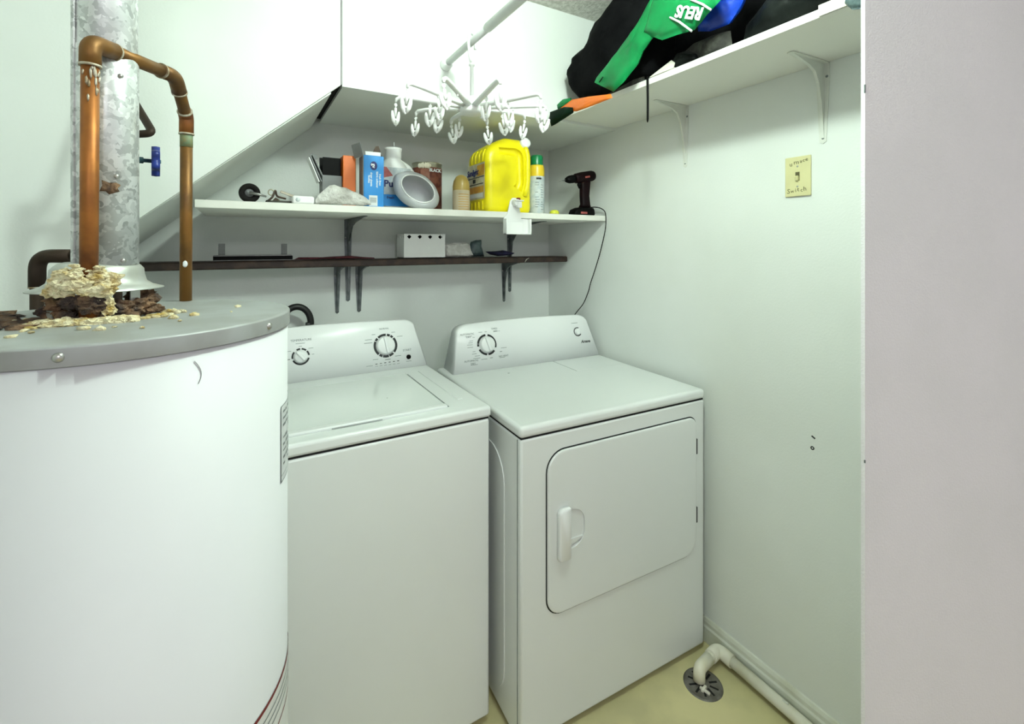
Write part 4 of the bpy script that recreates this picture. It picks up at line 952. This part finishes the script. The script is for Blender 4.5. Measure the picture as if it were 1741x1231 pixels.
sw.part('handwriting', hw, 'brownink', swp)

# ------------------------------------------------------------------ floor drain and condensate pipe
fdx, fdy = 1.280, .984
fdn = Thing('floor_drain', 'round grey metal floor drain grate with radial slots', 'floor drain', (fdx, fdy, 0))
g = MB().lathe([(0, .003), (.054, .003), (.058, .002), (.060, .0003)], (fdx, fdy, 0), 40); fdn.part('grate', g, 'grate')
for k in range(10):
    a = 2 * PI * k / 10 + .2
    fdn.part('slot', MB().box(.020, .046, -.0032, .0032, .0026, .0034, mtx=Matrix.Translation((fdx, fdy, 0)) @ Matrix.Rotation(a, 4, 'Z')), 'void')
pp = Thing('drain_pipe', 'cream plastic drain pipe running along the baseboard into the floor drain', 'pipe', (1.35, .9, 0))
q0, q1, q2, q3 = Vector((1.272, .992, .008)), Vector((1.277, .996, .042)), Vector((1.400, 1.018, .034)), Vector((1.403, .470, .022))
pp.part('elbow', MB().tube(bend([q0, q1, mix(q1, q2, .50)], .034, 8), .0185, 20), 'pvc')
pp.part('coupling', MB().tube([mix(q1, q2, .36), mix(q1, q2, .72)], .0165, 20), 'pvc')
pp.part('elbow', MB().tube(bend([mix(q1, q2, .60), q2, mix(q2, q3, .10)], .03, 8), .0205, 20), 'pvc')
pp.part('pipe', MB().tube([mix(q2, q3, .07), q3], .0168, 20), 'pvc')
pp.part('pipe_clip', MB().tube([mix(q2, q3, .40) + Vector((0, 0, .015)), mix(q2, q3, .43) + Vector((0, 0, .019))], .003, 6), 'trim')
tr = MB(); tr.box(-.004, .004, -.016, .016, .0036, .010, .001, 1, mtx=Matrix.Translation((1.260, .962, .0)) @ Matrix.Rotation(.2, 4, 'Z')); tr.box(-.012, .012, -.004, .004, .0036, .012, .001, 1, mtx=Matrix.Translation((1.262, .967, .0)) @ Matrix.Rotation(.2, 4, 'Z'))
single('paper_scrap', tr, 'paper', 'torn cream paper scrap on the floor drain under the pipe elbow', 'paper')

# ------------------------------------------------------------------ bags on the overhead shelf (outlines in the y-z plane of the shelf)
U0 = 1.9455
def bag(name, pts, x, th, m, label, cat, wob=.012, seed=0, floor=True, rings=8, ease=.5):
    mb = MB().pillow([(-y, z) for y, z in pts], (x, 0, 0), (0, -1, 0), (0, 0, 1), th, rings, wob, seed, ease)
    if floor: mb.v = [(min(px, XR - .002), min(py, YK - .002), min(max(pz, U0 + .0006), ZC - .003)) for px, py, pz in mb.v]
    return single(name, mb, m, label, cat)
bag('black_bag', [(1.553, 2.096), (1.528, 2.042), (1.462, 1.978), (1.354, 1.947), (1.20, 1.947), (1.06, 1.950), (1.01, 2.00), (1.00, 2.12), (1.01, 2.26), (1.12, 2.345), (1.258, 2.29), (1.354, 2.252), (1.406, 2.185), (1.500, 2.150)], 1.175, .085, 'blackcloth', 'big black fabric bag slumped at the far end of the overhead shelf', 'bag', .014, 2)
# green reusable bag: folded strip lying over the black bag
gb = Thing('green_bag', 'bright green reusable bag with white lettering lying across the black bag', 'bag', (1.07, 1.15, U0))
gx = 1.068; k_ = gx / 1.14
def G(pts, x=gx):
    k = x / 1.14
    return [(-y * k, 1.409 + (z - 1.409) * k) for y, z in pts]
strip = MB().pillow(G([(1.350, 2.015), (1.248, 1.951), (1.195, 1.969), (1.135, 2.005), (1.105, 2.045), (1.060, 2.075), (1.02, 2.15), (1.03, 2.24), (1.055, 2.21), (1.120, 2.155), (1.167, 2.120), (1.26, 2.068)]), (gx, 0, 0), (0, -1, 0), (0, 0, 1), .012, 8, .006, 4, .3)
gb.part('folded_strip', strip, 'green')
body = MB().pillow(G([(1.098, 2.098), (1.020, 2.046), (.960, 2.040), (.900, 2.030), (.860, 2.055), (.800, 2.085), (.82, 2.15), (.92, 2.22), (1.03, 2.24), (1.060, 2.190)]), (gx - .006, 0, 0), (0, -1, 0), (0, 0, 1), .020, 8, .006, 6, .3)
gbo = gb.part('body', body, 'green')
gb.part('handle_slit', MB().tube([(gx - .0135, 1.306 * k_, 1.409 + (2.000 - 1.409) * k_), (gx - .0145, 1.285 * k_, 1.409 + (2.012 - 1.409) * k_)], .0022, 6), 'darkgreen')
def gp(px_y, z, out): k = (gx - out) / 1.14; return Vector((gx - out, px_y * k, 1.409 + (z - 1.409) * k))
tdir = (gp(1.0, 2.13, 0) - gp(.93, 2.093, 0)).normalized()
tm = frame(gp(.925, 2.095, .030), Vector((0, tdir.y, tdir.z)), Vector((0, 0, -1)))
gb.part('lettering', MB().text('REUS', .042, tm, depth=.001, bold=.0012), 'whiteink', gbo, label='white lettering')
ln_ = MB(); ln_.tube([gp(.995, 2.108, .024), gp(.960, 2.080, .030), gp(.915, 2.034, .022)], .0030, 6); ln_.tube([gp(.918, 2.128, .030), gp(.880, 2.098, .028), gp(.850, 2.068, .022)], .0030, 6)
gb.part('border_lines', ln_, 'whiteink', gbo)
bag('blue_bag', [(.900, 2.030), (.86, 2.014), (.800, 2.010), (.77, 2.04), (.74, 2.085), (.72, 2.13), (.80, 2.15), (.86, 2.085)], 1.150, .030, 'bluefilm', 'shiny blue plastic bag tucked beside the green bag', 'bag', .008, 8)
bag('dark_bag', [(.800, 1.947), (.790, 2.000), (.75, 2.030), (.716, 2.050), (.656, 2.065), (.59, 2.060), (.52, 2.030), (.47, 1.985), (.47, 1.946), (.65, 1.946)], 1.210, .065, 'darkfilm', 'crumpled black plastic bag filling the near end of the overhead shelf', 'bag', .012, 10)
bag('dark_bundle', [(1.27, 1.95), (.74, 1.948), (.56, 1.948), (.47, 1.96), (.46, 2.15), (.55, 2.28), (.95, 2.32), (1.25, 2.30)], 1.352, .052, 'blackcloth', 'dark fabric bundle behind the crumpled black plastic bag', 'bag', .010, 12)
bag('canvas_bag', [(.990, 1.947), (.975, 1.990), (.930, 2.010), (.86, 2.010), (.812, 2.002), (.806, 1.960), (.812, 1.947), (.90, 1.947)], 1.172, .026, 'greycloth', 'grey canvas bag with dark openings at the shelf edge below the blue bag', 'bag', .006, 14)
bag('black_pouch', [(1.000, 1.947), (.992, 1.975), (.975, 1.992), (.940, 1.988), (.905, 1.965), (.900, 1.947)], 1.150, .016, 'darkfilm', 'small black pouch rolled against the grey canvas bag', 'pouch', .004, 16)
dk = MB().prism([(-.880, 1.981), (-.85, 1.985), (-.82, 1.993), (-.815, 1.978), (-.826, 1.972), (-.850, 1.975)], .0, .012, frame((1.132, 0, 0), (0, -1, 0), (0, 0, 1)) @ Matrix.Scale(-1, 4, Vector((0, 0, 1))))
# orange and green bag drooping at the end, beside the stair wall
ebag = Thing('orange_green_bag', 'folded orange and dark green bag drooping over the far end of the overhead shelf', 'bag', (1.08, 1.45, 1.90))
ex = 1.055; s2 = ex / 1.10
E_ = lambda pts: [(-min(y * s2, YK - .004), 1.409 + (z - 1.409) * s2) for y, z in pts]
ebag.part('orange_flap', MB().pillow(E_([(1.545, 1.962), (1.46, 1.978), (1.36, 1.962), (1.24, 1.938), (1.23, 1.922), (1.34, 1.922), (1.43, 1.924), (1.47, 1.935)]), (ex + .02, 0, 0), (0, -1, 0), (0, 0, 1), .005, 6, .003, 3, .4), 'orange')
ebag.part('dark_opening', MB().pillow(E_([(1.60, 1.962), (1.50, 1.958), (1.445, 1.942), (1.44, 1.922), (1.50, 1.912), (1.59, 1.900), (1.605, 1.930)]), (ex + .012, 0, 0), (0, -1, 0), (0, 0, 1), .014, 6, .004, 5, .4), 'darkgreen')
ebag.part('green_edge', MB().pillow(E_([(1.575, 1.985), (1.53, 2.000), (1.48, 1.992), (1.475, 1.975), (1.53, 1.965), (1.57, 1.968)]), (ex + .030, 0, 0), (0, -1, 0), (0, 0, 1), .014, 6, .003, 7, .4), 'green')
single('black_strap', MB().tube([(1.150, 1.082, U0 + .004), (1.134, 1.080, U0 + .005), (1.131, 1.078, U0 - .004), (1.131, 1.077, 1.88), (1.1315, 1.078, 1.812), (1.131, 1.078, 1.803)], [.0045, .0045, .0045, .0045, .004, .002], 8, flat=.6), 'black', 'thin black strap hanging straight down from the overhead shelf edge', 'strap')
pa = MB().prism([(-1.075, 1.947), (-1.04, 1.957), (-.985, 1.972), (-.972, 1.960), (-.978, 1.944), (-1.02, 1.946)], .0, .0016, frame((1.1345, 0, 0), (0, -1, 0), (0, 0, 1)) @ Matrix.Scale(-1, 4, Vector((0, 0, 1))))
pa.box(1.1335, 1.20, .975, 1.07, U0 + .0004, U0 + .0016)
single('paper_sheet', pa, 'paper', 'cream paper sheet poking over the overhead shelf edge by the black strap', 'paper')
pa2 = MB().box(1.1325, 1.1340, .505, .565, 1.927, 1.952); pa2.box(1.1335, 1.19, .505, .565, U0 + .0004, U0 + .0012)
single('paper_strip', pa2, 'paper', 'cream paper strip folded over the near end of the overhead shelf edge', 'paper')
wpaper = MB().pillow([(-1.35, 1.946), (-1.25, 1.953), (-1.15, 1.964), (-1.10, 1.960), (-1.10, 1.947), (-1.2, 1.946)], (1.140, 0, 0), (0, -1, 0), (0, 0, 1), .004, 4, .002, 20)
single('grey_strap', wpaper, 'greycloth', 'flat grey strap lying along the overhead shelf edge under the green bag', 'strap')
bag('dark_pouch_end', [(.505, 1.925), (.490, 1.905), (.472, 1.900), (.462, 1.915), (.462, 1.96), (.50, 1.965)], 1.118, .014, 'teal', 'dark rounded pouch hanging over the shelf edge beside the partition', 'pouch', .002, 21, floor=False)
